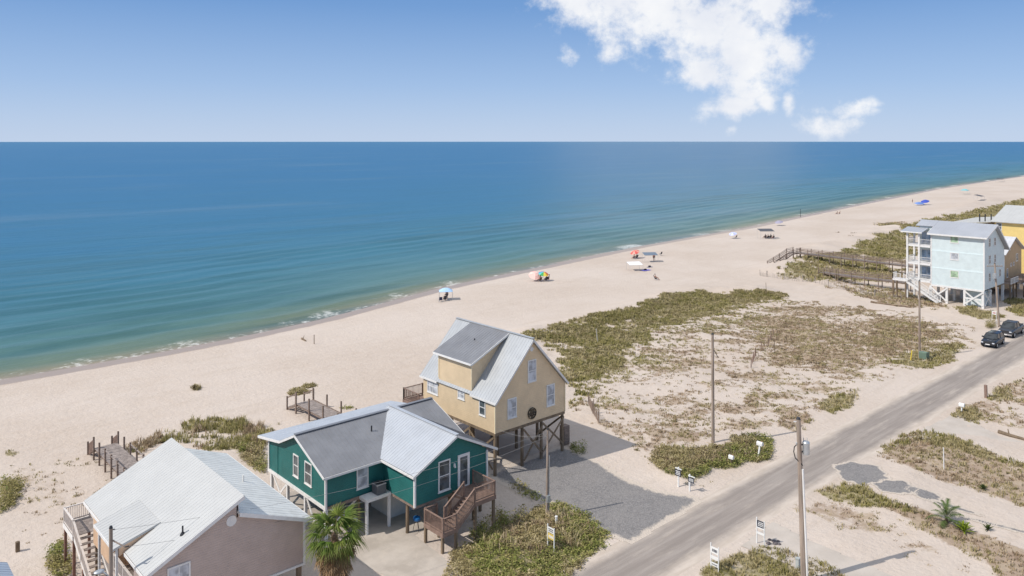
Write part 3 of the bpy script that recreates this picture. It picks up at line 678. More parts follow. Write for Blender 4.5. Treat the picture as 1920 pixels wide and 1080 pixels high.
# ------------------------------------------------------------------ building helpers
def pbox(mb, plane, c0, c1, a0, a1, z0, z1):
    return mb.box(c0, c1, a0, a1, z0, z1) if plane == 'u' else mb.box(a0, a1, c0, c1, z0, z1)
def window(par, plane, c, a0, a1, z0, z1, sgn=-1, m=None, fw=.09, bars=(1, 0), frame=None, name='window', deep=.05, label=None):
    """casing proud of the wall, pane set back inside it, glazing bars; sgn = outward side of the wall plane c"""
    mb = MB(); d = sorted((c-sgn*.02, c+sgn*deep))
    for q in ((a0, a0+fw, z0, z1), (a1-fw, a1, z0, z1), (a0+fw, a1-fw, z0, z0+fw), (a0+fw, a1-fw, z1-fw, z1)):
        pbox(mb, plane, d[0], d[1], *q)
    d2 = sorted((c, c+sgn*(deep+.03))); pbox(mb, plane, d2[0], d2[1], a0-.04, a1+.04, z0-.05, z0-.002)
    w = mb.build(name, frame or M_white, par, label=label)
    d = sorted((c-sgn*.02, c+sgn*.012)); pbox(MB(), plane, 0, 0, 0, 0, 0, 0)
    p = MB(); pbox(p, plane, d[0], d[1], a0+fw-.01, a1-fw+.01, z0+fw-.01, z1-fw+.01); p.build('pane', m or M_glass, w)
    if bars[0] or bars[1]:
        b = MB(); d = sorted((c, c+sgn*.03))
        for i in range(bars[0]):
            z = z0+(z1-z0)*(i+1)/(bars[0]+1); pbox(b, plane, d[0], d[1], a0+fw, a1-fw, z-.03, z+.03)
        for i in range(bars[1]):
            a = a0+(a1-a0)*(i+1)/(bars[1]+1); d3 = (d[0]-.003, d[1]+.003); pbox(b, plane, d3[0], d3[1], a-.025, a+.025, z0+fw, z1-fw)
        b.build('sash_bar', frame or M_white, w)
    return w
def roof(par, e0, e1, t1, t0, m, th=.12, rib=.32, name='roof', ribh=.016, ribs=True):
    """sheet-metal slope from eave e0-e1 up to t0-t1, with standing ribs"""
    o = MB().slab([e0, e1, t1, t0], th).build(name, m, par)
    if ribs:
        e0, e1, t0, t1 = map(Vector, (e0, e1, t0, t1)); nr = (e1-e0).cross(t0-e0).normalized(); nr = nr if nr.z > 0 else -nr
        n = max(2, int((e1-e0).length/rib)); b = MB()
        for i in range(n+1):
            f = .004+.992*i/n; a = e0.lerp(e1, f)+nr*ribh*.4; c = t0.lerp(t1, f)+nr*ribh*.4; b.beam(a, c, .035, ribh, nr)
        b.build('roof_ribs', m, o, kind='stuff')
    return o
def trim(par, pts, m=None, w=.05, h=.16, name='fascia'):
    for a, b in zip(pts[:-1], pts[1:]): MB().beam(a, b, w, h).build(name, m or M_white, par)
def railing(par, p0, p1, m, h=1.0, gap=.13, post=True, base=.0, name='handrail', bal=True, mid=False, ends=(1, 1), pm=None, bw=.03, pw=.1):
    p0 = Vector(p0); p1 = Vector(p1); L = (p1-p0).length; up = Vector((0, 0, 1))
    o = MB().beam(p0+up*h, p1+up*h, .11, .05).build(name, m, par)
    MB().beam(p0+up*.12, p1+up*.12, .04, .08).build('bottom_rail', m, o if par.parent is None else par)
    if bal:
        b = MB(); n = max(1, int(L/gap))
        for i in range(1, n): c = p0.lerp(p1, i/n); b.beam(c+up*.1, c+up*(h-.02), bw, bw, (1, 0, 0))
        b.build('balusters', m, o if par.parent is None else par, kind='stuff')
    if mid: MB().beam(p0+up*h*.55, p1+up*h*.55, .04, .09).build('middle_rail', m, o if par.parent is None else par)
    if post:
        n = max(1, round(L/2.0))
        for i in range(n+1):
            if (i == 0 and not ends[0]) or (i == n and not ends[1]): continue
            c = p0.lerp(p1, i/n); MB().beam(c-up*base, c+up*(h+.06), pw, pw, (1, 0, 0)).build('rail_post', pm or m, par)
    return o
def stilt(par, u, v, z1, m, w=.24, z0=-.3, name='stilt_post', rnd=False):
    mb = MB()
    if rnd: mb.cyl((u, v, z0), (u, v, z1), w*.55, w*.5, 10)
    else: mb.box(u-w/2, u+w/2, v-w/2, v+w/2, z0, z1)
    return mb.build(name, m, par, smooth=rnd)
def brace(par, a, b, m, w=.05, h=.16): return MB().beam(a, b, w, h).build('brace', m, par)
def boards(mb, u0, u1, v0, v1, z, along='u', w=.14, gap=.015, th=.04):
    """planks lying side by side; along = direction of each plank"""
    a0, a1 = (v0, v1) if along == 'u' else (u0, u1); a = a0
    while a < a1-.02:
        b = min(a+w-gap, a1); dz = random.uniform(-.004, .004)
        mb.box(u0, u1, a, b, z-th+dz, z+dz) if along == 'u' else mb.box(a, b, v0, v1, z-th+dz, z+dz); a += w
    return mb

# ------------------------------------------------------------------ teal house
t = thing('beach_house', 'dark teal raised cottage with grey metal roof beside the palm', 'house', (33, 52, 0), 'beach houses')
FZ = 2.45
MB().extr([(49.6, FZ), (58.5, FZ), (58.5, 4.62), (56.05, 5.16), (53.6, 6.33), (49.6, 4.72)], 'u', 27.3, 38.9).build('wall', M_teal, t)
MB().extr([(31.95, FZ+.004), (38.5, FZ+.004), (38.5, 4.86), (35.42, 6.5), (31.95, 4.74)], 'v', 45.5, 50.5).build('wing_wall', M_teal, t)
RU0, RU1 = 26.95, 39.35
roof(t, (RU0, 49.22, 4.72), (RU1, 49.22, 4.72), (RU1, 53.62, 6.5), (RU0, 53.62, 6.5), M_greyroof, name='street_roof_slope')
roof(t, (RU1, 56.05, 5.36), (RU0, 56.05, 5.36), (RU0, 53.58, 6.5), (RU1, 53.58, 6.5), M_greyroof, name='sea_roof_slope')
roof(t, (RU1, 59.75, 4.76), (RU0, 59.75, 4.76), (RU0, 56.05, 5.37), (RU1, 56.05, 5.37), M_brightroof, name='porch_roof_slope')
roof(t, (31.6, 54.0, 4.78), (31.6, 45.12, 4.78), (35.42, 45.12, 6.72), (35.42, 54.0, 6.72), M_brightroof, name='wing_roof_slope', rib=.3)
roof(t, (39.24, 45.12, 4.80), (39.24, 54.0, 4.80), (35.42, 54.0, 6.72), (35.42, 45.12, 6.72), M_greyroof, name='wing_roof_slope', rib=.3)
MB().beam((35.42, 45.1, 6.75), (35.42, 53.9, 6.75), .3, .05).build('ridge_cap', M_brightroof, t)
MB().beam((RU0, 53.6, 6.53), (RU1, 53.6, 6.53), .3, .05).build('ridge_cap', M_greyroof, t)
for pts in ([(RU0-.03, 49.2, 4.62), (RU0-.03, 53.6, 6.40)], [(RU0-.03, 53.6, 6.40), (RU0-.03, 56.05, 5.26), (RU0-.03, 59.75, 4.66)], [(RU0, 49.19, 4.62), (31.9, 49.19, 4.62)],
            [(31.55, 45.09, 4.68), (35.42, 45.09, 6.62)], [(35.42, 45.09, 6.62), (39.26, 45.09, 4.70)], [(31.57, 45.1, 4.66), (31.57, 49.2, 4.66)], [(39.27, 45.1, 4.68), (39.27, 49.2, 4.68)],
            [(RU1+.03, 49.2, 4.62), (RU1+.03, 53.6, 6.40)], [(RU0, 59.78, 4.66), (RU1, 59.78, 4.66)]):
    trim(t, pts)
for (u, v, z1) in ((27.28, 49.58, 4.66), (27.28, 58.5, 4.6), (31.93, 45.48, 4.7), (38.52, 45.48, 4.75), (38.9, 58.5, 4.6)):
    MB().box(u-.07, u+.07, v-.07, v+.07, FZ-.06, z1).build('corner_board', M_white, t)
MB().box(27.2, 27.36, 49.5, 58.6, FZ-.22, FZ-.002).build('floor_beam', M_white, t)
MB().box(27.4, 31.9, 49.52, 49.66, FZ-.2, FZ-.003).build('floor_beam', M_wood, t)
MB().box(31.9, 38.6, 45.52, 45.68, FZ-.2, FZ-.003).build('floor_beam', M_wood, t)
MB().box(31.97, 32.1, 45.7, 49.5, FZ-.2, FZ-.003).build('floor_beam', M_wood, t)
for i in range(12): MB().box(27.5+i*.98, 27.56+i*.98, 49.8, 58.3, FZ-.24, FZ-.01).build('floor_joist', M_wood, t)
MB().box(27.255, 27.3, 52.0, 52.05, 4.9, 4.95)
window(t, 'u', 27.3, 53.6, 54.45, 3.2, 4.82); window(t, 'u', 27.3, 51.6, 52.65, 3.2, 4.82)
window(t, 'v', 49.6, 29.75, 30.72, 2.95, 4.56, m=M_blind)
window(t, 'v', 45.5, 33.98, 35.05, 2.82, 5.02)
window(t, 'v', 45.5, 35.75, 36.85, FZ+.03, 5.02, bars=(0, 0), fw=.2, name='door', m=M_glass)
lm = MB().box(35.36, 35.46, 45.38, 45.5, 4.28, 4.55).build('porch_light', M_white, t); MB().cyl((35.41, 45.36, 4.42), (35.41, 45.36, 4.28), .05, .07, 8).build('lamp_shade', M_white, lm)
MB().box(27.26, 27.3, 57.0, 57.05, FZ, 4.6).build('drain_pipe', M_teal, t)
for (u, v, z0, z1, r) in ((32.5, 52.0, 5.75, 6.25, .06),):
    sp_ = MB().cyl((u, v, z0-.3), (u, v, z1), r, r, 8).build('vent_pipe', M_dark, t, True); MB().cyl((u, v, z0-.12), (u, v, z0+.08), .17, .08, 10).build('flashing', M_dark, sp_, True)
for v in (58.3, 55.6, 52.8, 49.8):
    stilt(t, 27.42, v, FZ-.22, M_white, .2)
for (v0, v1) in ((58.2, 56.9), (55.7, 56.9), (52.7, 51.3), (49.9, 51.3)):
    brace(t, (27.42, v0, FZ-.3), (27.42, v1, 1.0 if v0 > 55 else .5), M_white)
for u in (30.2, 33.4, 36.2, 38.6):
    for v in (50.0, 54.0, 58.2): stilt(t, u, v, FZ-.2, M_pile, .2, rnd=True)
for u in (32.3, 35.4, 38.3): stilt(t, u, 46.9 if u < 33 else 46.0, FZ-.2, M_pile, .24, rnd=True)
brace(t, (27.7, 50, 2.1), (30.1, 50, .5), M_white); brace(t, (30.1, 50.06, 2.1), (27.7, 50.06, .5), M_white)
brace(t, (35.4, 46.1, 2.1), (38.3, 46.1, .5), M_pile); brace(t, (38.6, 50, 2.1), (38.6, 54, .5), M_pile)
MB().box(32.6, 36.0, 49.55, 52.2, 0, FZ-.22).build('storage_room', mat('storage_panel', (.62, .60, .55), .7, .06, 2, stain=.2, staincol=(.45, .42, .37)), t)
pf = MB().box(29.9, 32.0, 48.5, 49.48, 2.28, 2.50).build('service_platform', M_white, t)
for u in (29.98, 31.85): MB().box(u-.09, u+.09, 48.52, 48.70, 0, 2.28).build('platform_post', M_white, t)
# stairs with landing and upper deck
LZ, UZ = 1.36, 2.62
dk = boards(MB(), 32.4, 33.7, 42.85, 45.0, LZ).build('stair_landing', M_redwood, t)
MB().box(32.36, 33.66, 42.8, 42.845, LZ-.26, LZ).build('rim_board', M_redwood, dk); MB().box(32.35, 32.395, 42.85, 45.0, LZ-.26, LZ).build('rim_board', M_redwood, dk)
ud = boards(MB(), 35.2, 37.1, 42.85, 45.4, UZ).build('porch_deck', M_redwood, t)
MB().box(35.2, 37.14, 42.8, 42.845, UZ-.28, UZ).build('rim_board', M_redwood, ud); MB().box(37.1, 37.145, 42.85, 45.4, UZ-.28, UZ).build('rim_board', M_redwood, ud)
for i in range(7):
    f = (i+.5)/7; u = 33.7+1.5*f; z = LZ+(UZ-LZ)*(i+1)/8; MB().box(u-.14, u+.14, 42.9, 44.15, z-.04, z).build('step', M_redwood, t)
for v in (42.87, 44.18): MB().beam((33.6, v, LZ-.1), (35.25, v, UZ-.12), .05, .25).build('stair_stringer', M_redwood, t)
railing(t, (32.42, 42.88, LZ), (32.42, 44.95, LZ), M_redwood, 1.0, .11); railing(t, (32.45, 42.86, LZ), (33.55, 42.86, LZ), M_redwood, 1.0, .11, ends=(0, 0))
railing(t, (33.55, 42.86, LZ), (35.2, 42.86, UZ), M_redwood, 1.0, .11); railing(t, (35.2, 42.86, UZ), (37.05, 42.86, UZ), M_redwood, 1.0, .11, ends=(0, 1))
railing(t, (33.55, 44.2, LZ), (35.3, 44.2, UZ), M_redwood, 1.0, .11); railing(t, (37.08, 42.9, UZ), (37.08, 45.35, UZ), M_redwood, 1.0, .11, ends=(0, 1)); railing(t, (32.5, 45.0, LZ), (33.5, 45.0, LZ), M_redwood, 1.0, .11)
for (u, v, z1) in ((32.45, 42.95, LZ-.04), (32.45, 44.9, LZ-.04), (33.6, 44.9, LZ-.04), (33.6, 42.95, LZ-.04), (35.3, 42.95, UZ-.05), (37.0, 42.95, UZ-.05), (37.0, 45.2, UZ-.05)):
    stilt(t, u, v, z1, M_pile, .17, name='deck_post')
# what stands by it
ac = thing('air_conditioner', 'grey outdoor air conditioner unit on the white platform of the teal cottage', 'air conditioner', (31.25, 48.98, 2.50))
MB().box(30.88, 31.62, 48.62, 49.34, 2.51, 3.22).build('casing', mat('ac_grey', (.13, .13, .14), .55, .1, 4), ac)
MB().cyl((31.25, 48.98, 3.222), (31.25, 48.98, 3.25), .30, .28, 20).build('fan_grille', M_dark, ac)
MB().box(30.86, 31.64, 48.60, 49.36, 3.17, 3.215).build('top_rim', mat('ac_rim', (.3, .3, .31), .5, .1), ac)
g = thing('kettle_grill', 'small blue kettle grill standing on the concrete under the teal cottage', 'grill', (33.0, 46.75, .012))
M_bl = mat('blue_enamel', (.02, .16, .42), .25, .1, 3)
MB().sph((33.0, 46.75, .82), .27, 14, 8, (1, 1, .62)).build('bowl', M_bl, g, True); MB().sph((33.0, 46.75, .88), .275, 14, 8, (1, 1, .62)).build('lid', M_bl, g, True)
for k in range(3):
    a = k*2.09+.4; MB().cyl((33.0+.12*math.cos(a), 46.75+.12*math.sin(a), .7), (33.0+.27*math.cos(a), 46.75+.27*math.sin(a), .012), .018).build('leg', M_dark, g)
MB().cyl((33.0, 46.75, 1.04), (33.0, 46.75, 1.10), .03, .03, 8).build('lid_handle', M_dark, g)

# ------------------------------------------------------------------ cream-yellow house
t = thing('beach_house', 'cream yellow steep-roofed house on tall piles with a dormer and round wall emblem', 'house', (47, 55, 0), 'beach houses')
Y0, Y1, V0, V1, F2 = 43.1, 51.4, 49.8, 60.0, 3.6; UR = 47.25
MB().extr([(Y0, F2), (Y1, F2), (Y1, 6.22), (UR, 10.68), (Y0, 6.22)], 'v', V0, V1).build('wall', M_yellow, t)
MB().extr([(Y0-.004, 6.0), (UR, 6.0), (UR, 10.62), (Y0-.004, 8.92)], 'v', 52.9, 57.6).build('dormer_wall', M_yellow, t)
kS = (10.88-6.22)/(UR-Y0+.2)
def yz(u): return 10.88-kS*abs(u-UR)
el_, er_ = Y0-.2, Y1+.2
roof(t, (el_, V1+.3, yz(el_)), (el_, V0-.28, yz(el_)), (UR, V0-.28, 10.88), (UR, V1+.3, 10.88), M_yroof, rib=.34, name='west_roof_slope')
roof(t, (er_, V0-.28, yz(er_)), (er_, V1+.3, yz(er_)), (UR, V1+.3, 10.88), (UR, V0-.28, 10.88), M_yroof, rib=.34, name='east_roof_slope')
roof(t, (Y0-.35, 58.0, 8.90), (Y0-.35, 52.55, 8.90), (UR+.02, 52.55, 10.93), (UR+.02, 58.0, 10.93), M_greyroof, rib=.34, name='dormer_roof')
MB().beam((UR, V0-.3, 10.93), (UR, V1+.3, 10.93), .26, .05).build('ridge_cap', M_yroof, t)
trim(t, [(el_-.02, V0-.31, yz(el_)-.1), (UR, V0-.31, 10.76)]); trim(t, [(UR, V0-.31, 10.76), (er_+.02, V0-.31, yz(er_)-.1)])
trim(t, [(el_-.03, V0-.3, yz(el_)-.08), (el_-.03, 52.88, yz(el_)-.08)]); trim(t, [(el_-.03, 57.65, yz(el_)-.08), (el_-.03, V1+.3, yz(el_)-.08)])
trim(t, [(Y0-.38, 52.55, 8.82), (Y0-.38, 58.0, 8.82)]); trim(t, [(Y0-.36, 52.52, 8.80), (UR, 52.52, 10.83)])
for (u, v) in ((Y0-.01, V0-.01), (Y1+.01, V0-.01)): MB().box(u-.05, u+.05, v-.05, v+.05, F2, 6.15).build('corner_board', mat('cream_trim', (.80, .66, .44), .6, .05), t)
for v in (52.9, 57.6): MB().box(Y0-.05, Y0+.03, v-.04, v+.04, 6.6, 8.85).build('corner_board', MATS['cream_trim'], t)
window(t, 'v', V0, 44.45, 45.5, 4.5, 6.18, m=M_blind); window(t, 'v', V0, 46.82, 47.82, 7.1, 9.0, m=M_blind); window(t, 'v', V0, 49.1, 50.1, 4.5, 6.4, m=M_blind)
window(t, 'u', Y0, 51.02, 51.86, 4.7, 6.1, m=M_glass); window(t, 'u', Y0-.004, 53.85, 54.8, 5.4, 6.26, bars=(1, 1), m=M_blind); window(t, 'u', Y0, 57.72, 59.35, 4.9, 6.15, bars=(1, 1), m=M_blind)
MB().cyl((47.3, V0-.03, 9.93), (47.3, V0+.02, 9.93), .2, .2, 14).build('gable_vent', M_white, t)
MB().cyl((45.3, 55.2, 9.8), (45.3, 55.2, 10.2), .05, .05, 8).build('vent_pipe', M_dark, t)
MB().box(Y0-.02, Y1+.02, V0-.02, V0+.12, F2-.24, F2-.003).build('floor_beam', M_pile, t); MB().box(Y0-.02, Y0+.12, V0+.13, V1, F2-.24, F2-.003).build('floor_beam', M_pile, t)
for i in range(9): MB().box(Y0+.4+i*.95, Y0+.46+i*.95, V0+.14, V1, F2-.24, F2-.004).build('floor_joist', M_wood, t)
for u in (43.22, 46.3, 48.6, 51.25):
    for v in (49.95, 53.2, 56.6, 59.8): stilt(t, u, v, F2-.24, M_pile, .27, rnd=True)
for (a, b) in (((46.3, 3.2), (48.6, .5)), ((48.6, 3.2), (46.3, .5)), ((48.6, 3.2), (51.2, .7)), ((51.2, 3.2), (48.6, .7))):
    brace(t, (a[0], 49.75 if a[0] < b[0] else 49.69, a[1]), (b[0], 49.75 if a[0] < b[0] else 49.69, b[1]), M_pile)
for (v0, v1) in ((50, 53.2), (53.2, 56.6), (56.6, 59.8)):
    brace(t, (43.05, v0, 3.2), (43.05, v1, .6), M_pile); brace(t, (42.99, v1, 3.2), (42.99, v0, .6), M_pile)
    brace(t, (51.42, v0, 3.2), (51.42, v1, .6), M_pile)
MB().box(52.2, 52.9, 50.6, 51.2, -.1, 1.75).build('outdoor_shower', M_wood, t)
sd = boards(MB(), 42.6, 51.4, 60.05, 62.6, 3.5).build('sea_deck', M_redwood, t)
MB().box(42.55, 42.6, 60.05, 62.6, 3.2, 3.5).build('rim_board', M_redwood, sd)
railing(t, (42.65, 60.1, 3.5), (42.65, 62.55, 3.5), M_redwood, 1.05, .12); railing(t, (42.65, 62.55, 3.5), (51.3, 62.55, 3.5), M_redwood, 1.05, .14)
for u in (42.75, 47, 51.2): stilt(t, u, 62.4, 3.45, M_pile, .2)
MB().extr([(61.0, 0), (63.0, 0), (63.0, 3.4), (61, 3.4)], 'u', 44.2, 44.25)
e = thing('wall_emblem', 'round dark metal openwork emblem on the cream yellow gable wall', 'sign', (47.3, V0-.06, 4.36))
M_em = mat('rusty_dark_metal', (.055, .04, .025), .6, .2, 5)
ring = MB(); n = 28
for i in range(n):
    a0, a1 = 2*math.pi*i/n, 2*math.pi*(i+1)/n
    ring.beam((47.3+.47*math.cos(a0), V0-.06, 4.36+.47*math.sin(a0)), (47.3+.47*math.cos(a1), V0-.06, 4.36+.47*math.sin(a1)), .04, .11, (0, 1, 0))
ring.build('ring', M_em, e)
for (x0, z0, x1, z1, h) in ((-.44, .0, .44, .0, .12), (-.36, -.2, .36, -.2, .06), (-.3, .3, .3, .3, .07)): MB().beam((47.3+x0, V0-.06, 4.36+z0), (47.3+x1, V0-.06, 4.36+z1), .04, h).build('bar', M_em, e)
for (x, z, h) in ((-.2, .14, .2), (-.05, .16, .22), (.1, .15, .2), (.24, .14, .16), (-.22, -.11, .14), (-.08, -.11, .14), (.08, -.11, .14), (.22, -.11, .14), (-.08, -.32, .18), (.08, -.32, .18)):
    MB().beam((47.3+x, V0-.06, 4.36+z-h/2), (47.3+x+.03, V0-.06, 4.36+z+h/2), .035, .06, (1, 0, 0)).build('cut_out_strip', M_em, e)

# ------------------------------------------------------------------ pale pink house with the white roof
t = thing('beach_house', 'pale pink house with a broad white metal roof and outside stairs', 'house', (18.3, 50, 0), 'beach houses')
FW = 2.45
MB().extr([(13.9, FW), (22.72, FW), (22.72, 5.0), (18.7, 6.62), (18.65, 7.36), (13.9, 5.03)], 'v', 44.0, 46.95).build('wall', M_pink, t)
MB().extr([(15.1, FW), (22.70, FW), (22.70, 4.99), (18.7, 6.60), (18.65, 7.34), (15.1, 5.6)], 'v', 46.95, 50.9).build('recessed_wall', M_peach, t)
MB().extr([(13.9, FW), (22.72, FW), (22.72, 4.98), (18.7, 6.6), (18.65, 7.34), (13.9, 5.0)], 'v', 50.9, 55.1).build('back_wall', M_peach, t)
MB().box(18.68, 22.72, 55.1, 56.9, FW, 4.95).build('rear_wall', M_pink, t)
kw = .494
def wz(u): return 7.70-kw*(18.62-u)
roof(t, (13.45, 47.05, wz(13.45)), (13.45, 43.68, wz(13.45)), (18.85, 43.68, wz(18.85)), (18.85, 47.05, wz(18.85)), M_wroof, rib=.3, name='west_roof_slope', ribh=.008)
roof(t, (15.05, 50.92, wz(15.05)), (15.05, 47.05, wz(15.05)), (18.85, 47.05, wz(18.85)), (18.85, 50.92, wz(18.85)), M_wroof, rib=.3, name='west_roof_slope', ribh=.008)
roof(t, (13.45, 55.48, wz(13.45)), (13.45, 50.92, wz(13.45)), (18.85, 50.92, wz(18.85)), (18.85, 55.48, wz(18.85)), M_wroof, rib=.3, name='west_roof_slope', ribh=.008)
roof(t, (12.9, 50.95, 5.46), (12.9, 47.12, 5.46), (15.4, 47.12, 6.15), (15.4, 50.95, 6.15), M_wroof, rib=.3, name='entry_roof', ribh=.012)
for v in (47.14, 50.8): MB().extr([(13.2, 4.95), (15.3, 5.95), (13.2, 5.42)], 'v', v, v+.08).build('cheek_wall', M_peach, t)
for v in (47.3, 50.7): MB().box(13.05, 13.17, v-.06, v+.06, 2.45, 5.42).build('entry_column', M_white, t)
trim(t, [(12.88, 47.12, 5.38), (12.88, 50.95, 5.38)])
roof(t, (23.12, 43.68, 5.12), (23.3, 57.1, 5.08), (18.75, 57.1, 6.86), (18.6, 43.68, 6.90), M_agedroof, rib=.45, name='east_roof_slope', ribh=.012)
MB().box(18.55, 18.63, 44.0, 55.2, 6.5, 7.55).build('clerestory_wall', M_white, t)
trim(t, [(13.42, 43.65, wz(13.42)-.12), (18.87, 43.65, wz(18.87)-.12)], h=.2); trim(t, [(18.6, 43.65, 6.78), (23.14, 43.65, 5.0)], h=.22); trim(t, [(23.15, 43.66, 5.0), (23.33, 57.1, 4.96)], h=.2)
trim(t, [(13.42, 43.7, wz(13.42)-.1), (13.42, 47.05, wz(13.42)-.1)]); trim(t, [(13.42, 50.95, wz(13.42)-.1), (13.42, 55.45, wz(13.42)-.1)])
MB().box(22.68, 22.8, 43.93, 44.04, FW-.02, 4.95).build('corner_board', M_white, t); MB().box(13.9, 22.8, 43.94, 44.0, FW-.12, FW-.002).build('skirt_board', M_white, t)
MB().cyl((18.25, 43.97, 6.42), (18.25, 44.02, 6.42), .3, .3, 18).build('gable_vent', M_white, t)
window(t, 'v', 44.0, 14.72, 15.95, 3.4, 4.98, m=M_blind, bars=(0, 1))
window(t, 'u', 13.9, 44.9, 45.9, 3.3, 4.7); window(t, 'u', 15.1, 48.6, 49.6, FW, 4.6, bars=(0, 0), name='door', fw=.12)
for (u, v) in ((15.75, 44.6), ): MB().cyl((u, v, wz(u)-.1), (u, v, wz(u)+.45), .05, .05, 8).build('vent_pipe', M_dark, t); MB().cyl((u, v, wz(u)-.05), (u, v, wz(u)+.1), .16, .08, 10).build('flashing', M_dark, t)
MB().cyl((21.6, 50.15, 5.6), (21.6, 50.15, 6.15), .06, .06, 8).build('vent_pipe', M_white, t)
for u in (14.1, 18.4, 22.5):
    for v in (44.2, 49.5, 54.9): stilt(t, u, v, FW-.002, M_pile, .25)
# its outside stairs down the west side
SZ = 2.75
ld = boards(MB(), 13.0, 14.6, 56.2, 58.6, SZ).build('stair_landing', M_deck, t)
MB().box(12.95, 13.0, 56.2, 58.6, SZ-.26, SZ).build('rim_board', M_white, ld); MB().box(12.95, 14.6, 58.6, 58.65, SZ-.26, SZ).build('rim_board', M_white, ld)
for i in range(13):
    v = 56.1-i*.42; z = SZ-(i+1)*.2
    if z > .05: MB().box(13.1, 14.15, v-.2, v+.12, z-.04, z).build('step', M_deck, t)
for u in (13.06, 14.2): MB().beam((u, 56.2, SZ-.15), (u, 50.6, .06), .06, .26).build('stair_stringer', M_white, t)
M_rw = mat('weathered_white_rail', (.66, .60, .55), .7, .1, 3, stain=.3, staincol=(.42, .36, .3))
railing(t, (13.02, 58.58, SZ), (13.02, 56.25, SZ), M_rw, 1.0, .12); railing(t, (13.02, 58.58, SZ), (14.55, 58.58, SZ), M_rw, 1.0, .12, ends=(0, 1))
railing(t, (13.02, 56.2, SZ), (13.02, 50.7, .1), M_rw, 1.0, .12); railing(t, (14.22, 56.2, SZ), (14.22, 50.7, .1), M_rw, 1.0, .12)
for (u, v) in ((13.08, 58.5), (14.5, 58.5), (13.08, 56.3), (13.08, 54.0)): stilt(t, u, v, SZ-.05 if v > 55 else 1.5, mat('red_brown_post', (.22, .12, .09), .8, .2, 3), .16, name='stair_post')
dkw = boards(MB(), 13.9, 15.05, 46.98, 50.85, FW+.01).build('entry_deck', M_deck, t); railing(t, (13.95, 47.1, FW), (13.95, 50.8, FW), M_rw, .95, .12)

# ------------------------------------------------------------------ neighbour's roof at the picture's edge: grey-blue house west of it
t = thing('beach_house', 'low house with a plain blue grey metal roof west of the pink house', 'house', (4.5, 52, 0), 'beach houses')
MB().extr([(-.5, 2.2), (8.3, 2.2), (8.3, 4.0), (3.9, 5.7), (-.5, 4.0)], 'v', 44, 52.4).build('wall', M_pink, t)
M_bgroof = mat('blue_grey_metal_roof', (.40, .45, .51), .45, .06, .8, .2, stain=.15, staincol=(.33, .36, .4))
roof(t, (8.85, 43.7, 3.9), (8.85, 52.9, 3.9), (3.9, 52.9, 5.9), (3.9, 43.7, 5.9), M_bgroof); roof(t, (-1, 52.9, 3.9), (-1, 43.7, 3.9), (3.9, 43.7, 5.9), (3.9, 52.9, 5.9), M_bgroof)
for u in (-.2, 4, 8.1):
    for v in (44.3, 48, 52.1): stilt(t, u, v, 2.2, M_pile, .25)
window(t, 'u', 8.3, 47, 48.2, 2.7, 3.8, 1)

# ------------------------------------------------------------------ light blue three-storey house
t = thing('beach_house', 'tall light blue three storey house on white piles with stacked porches', 'house', (151, 50, 0), 'beach houses')
A0, A1, B0, B1, FB = 147.0, 157.4, 45.0, 53.3, 3.05
MB().extr([(A0, FB), (A1, FB), (A1, 9.4), (151.9, 13.5), (A0, 12.0)], 'v', B0, B1).build('wall', M_lblue, t)
MB().extr([(149.6, FB), (A1-.01, FB), (A1-.01, 9.39), (151.9, 13.49), (149.6, 12.7)], 'v', B1, 56.2).build('porch_back_wall', M_lblue, t)
M_lbroof = mat('lavender_grey_metal_roof', (.43, .44, .465), .45, .05, .4, .15)
roof(t, (146.4, 53.75, 11.95), (146.4, 44.4, 11.95), (151.9, 44.4, 13.78), (151.9, 53.75, 13.78), M_lbroof, rib=.5, name='west_roof_slope', ribh=.015)
roof(t, (149.3, 56.7, 12.93), (149.3, 53.75, 12.93), (151.9, 53.75, 13.79), (151.9, 56.7, 13.79), M_lbroof, rib=.5, name='sea_end_roof', ribh=.015)
roof(t, (158.4, 44.4, 8.95), (158.4, 57.0, 8.95), (151.9, 57.0, 13.78), (151.9, 44.4, 13.78), M_lbroof, rib=.5, name='east_roof_slope')
roof(t, (146.3, 58.2, 12.0), (146.3, 54.6, 12.0), (149.58, 54.6, 12.55), (149.58, 58.2, 12.55), M_lbroof, rib=.5, name='porch_roof', ribh=.015)
trim(t, [(146.28, 54.6, 11.9), (146.28, 58.2, 11.9)], h=.2); trim(t, [(146.4, 53.78, 11.83), (151.9, 53.78, 13.66)], h=.2)
trim(t, [(146.36, 44.38, 11.83), (146.36, 53.75, 11.83)], h=.25); trim(t, [(146.4, 44.36, 11.83), (151.9, 44.36, 13.66)], h=.25); trim(t, [(151.9, 44.36, 13.66), (158.4, 44.36, 8.83)], h=.25)
for v in (B0, B1): MB().box(A0-.06, A0+.06, v-.1, v+.1, FB, 11.85).build('corner_board', M_white, t)
for z in (6.0, 8.98): MB().box(A0-.03, A0-.001, B0+.1, B1-.1, z-.1, z+.1).build('belt_board', mat('pale_blue_trim', (.70, .80, .80), .6, .04), t)
MB().box(A0-.06, A0, B0-.05, B1+.05, FB-.3, FB-.003).build('skirt_board', M_white, t)
for (z0, z1, m_) in ((10.55, 11.75, M_gglass), (7.65, 8.9, M_blind), (4.6, 5.85, M_gglass)): window(t, 'u', A0, 48.88, 50.25, z0, z1, m=m_, bars=(0, 0), fw=.1)
for z in (4.2, 7.2, 10.1):
    window(t, 'v', B0, 149.2, 150.2, z, z+1.5, bars=(1, 0)); window(t, 'v', B0, 151.9, 152.9, z, z+1.4, bars=(1, 0))
window(t, 'v', B0, 154.5, 155.5, 4.4, 5.8)
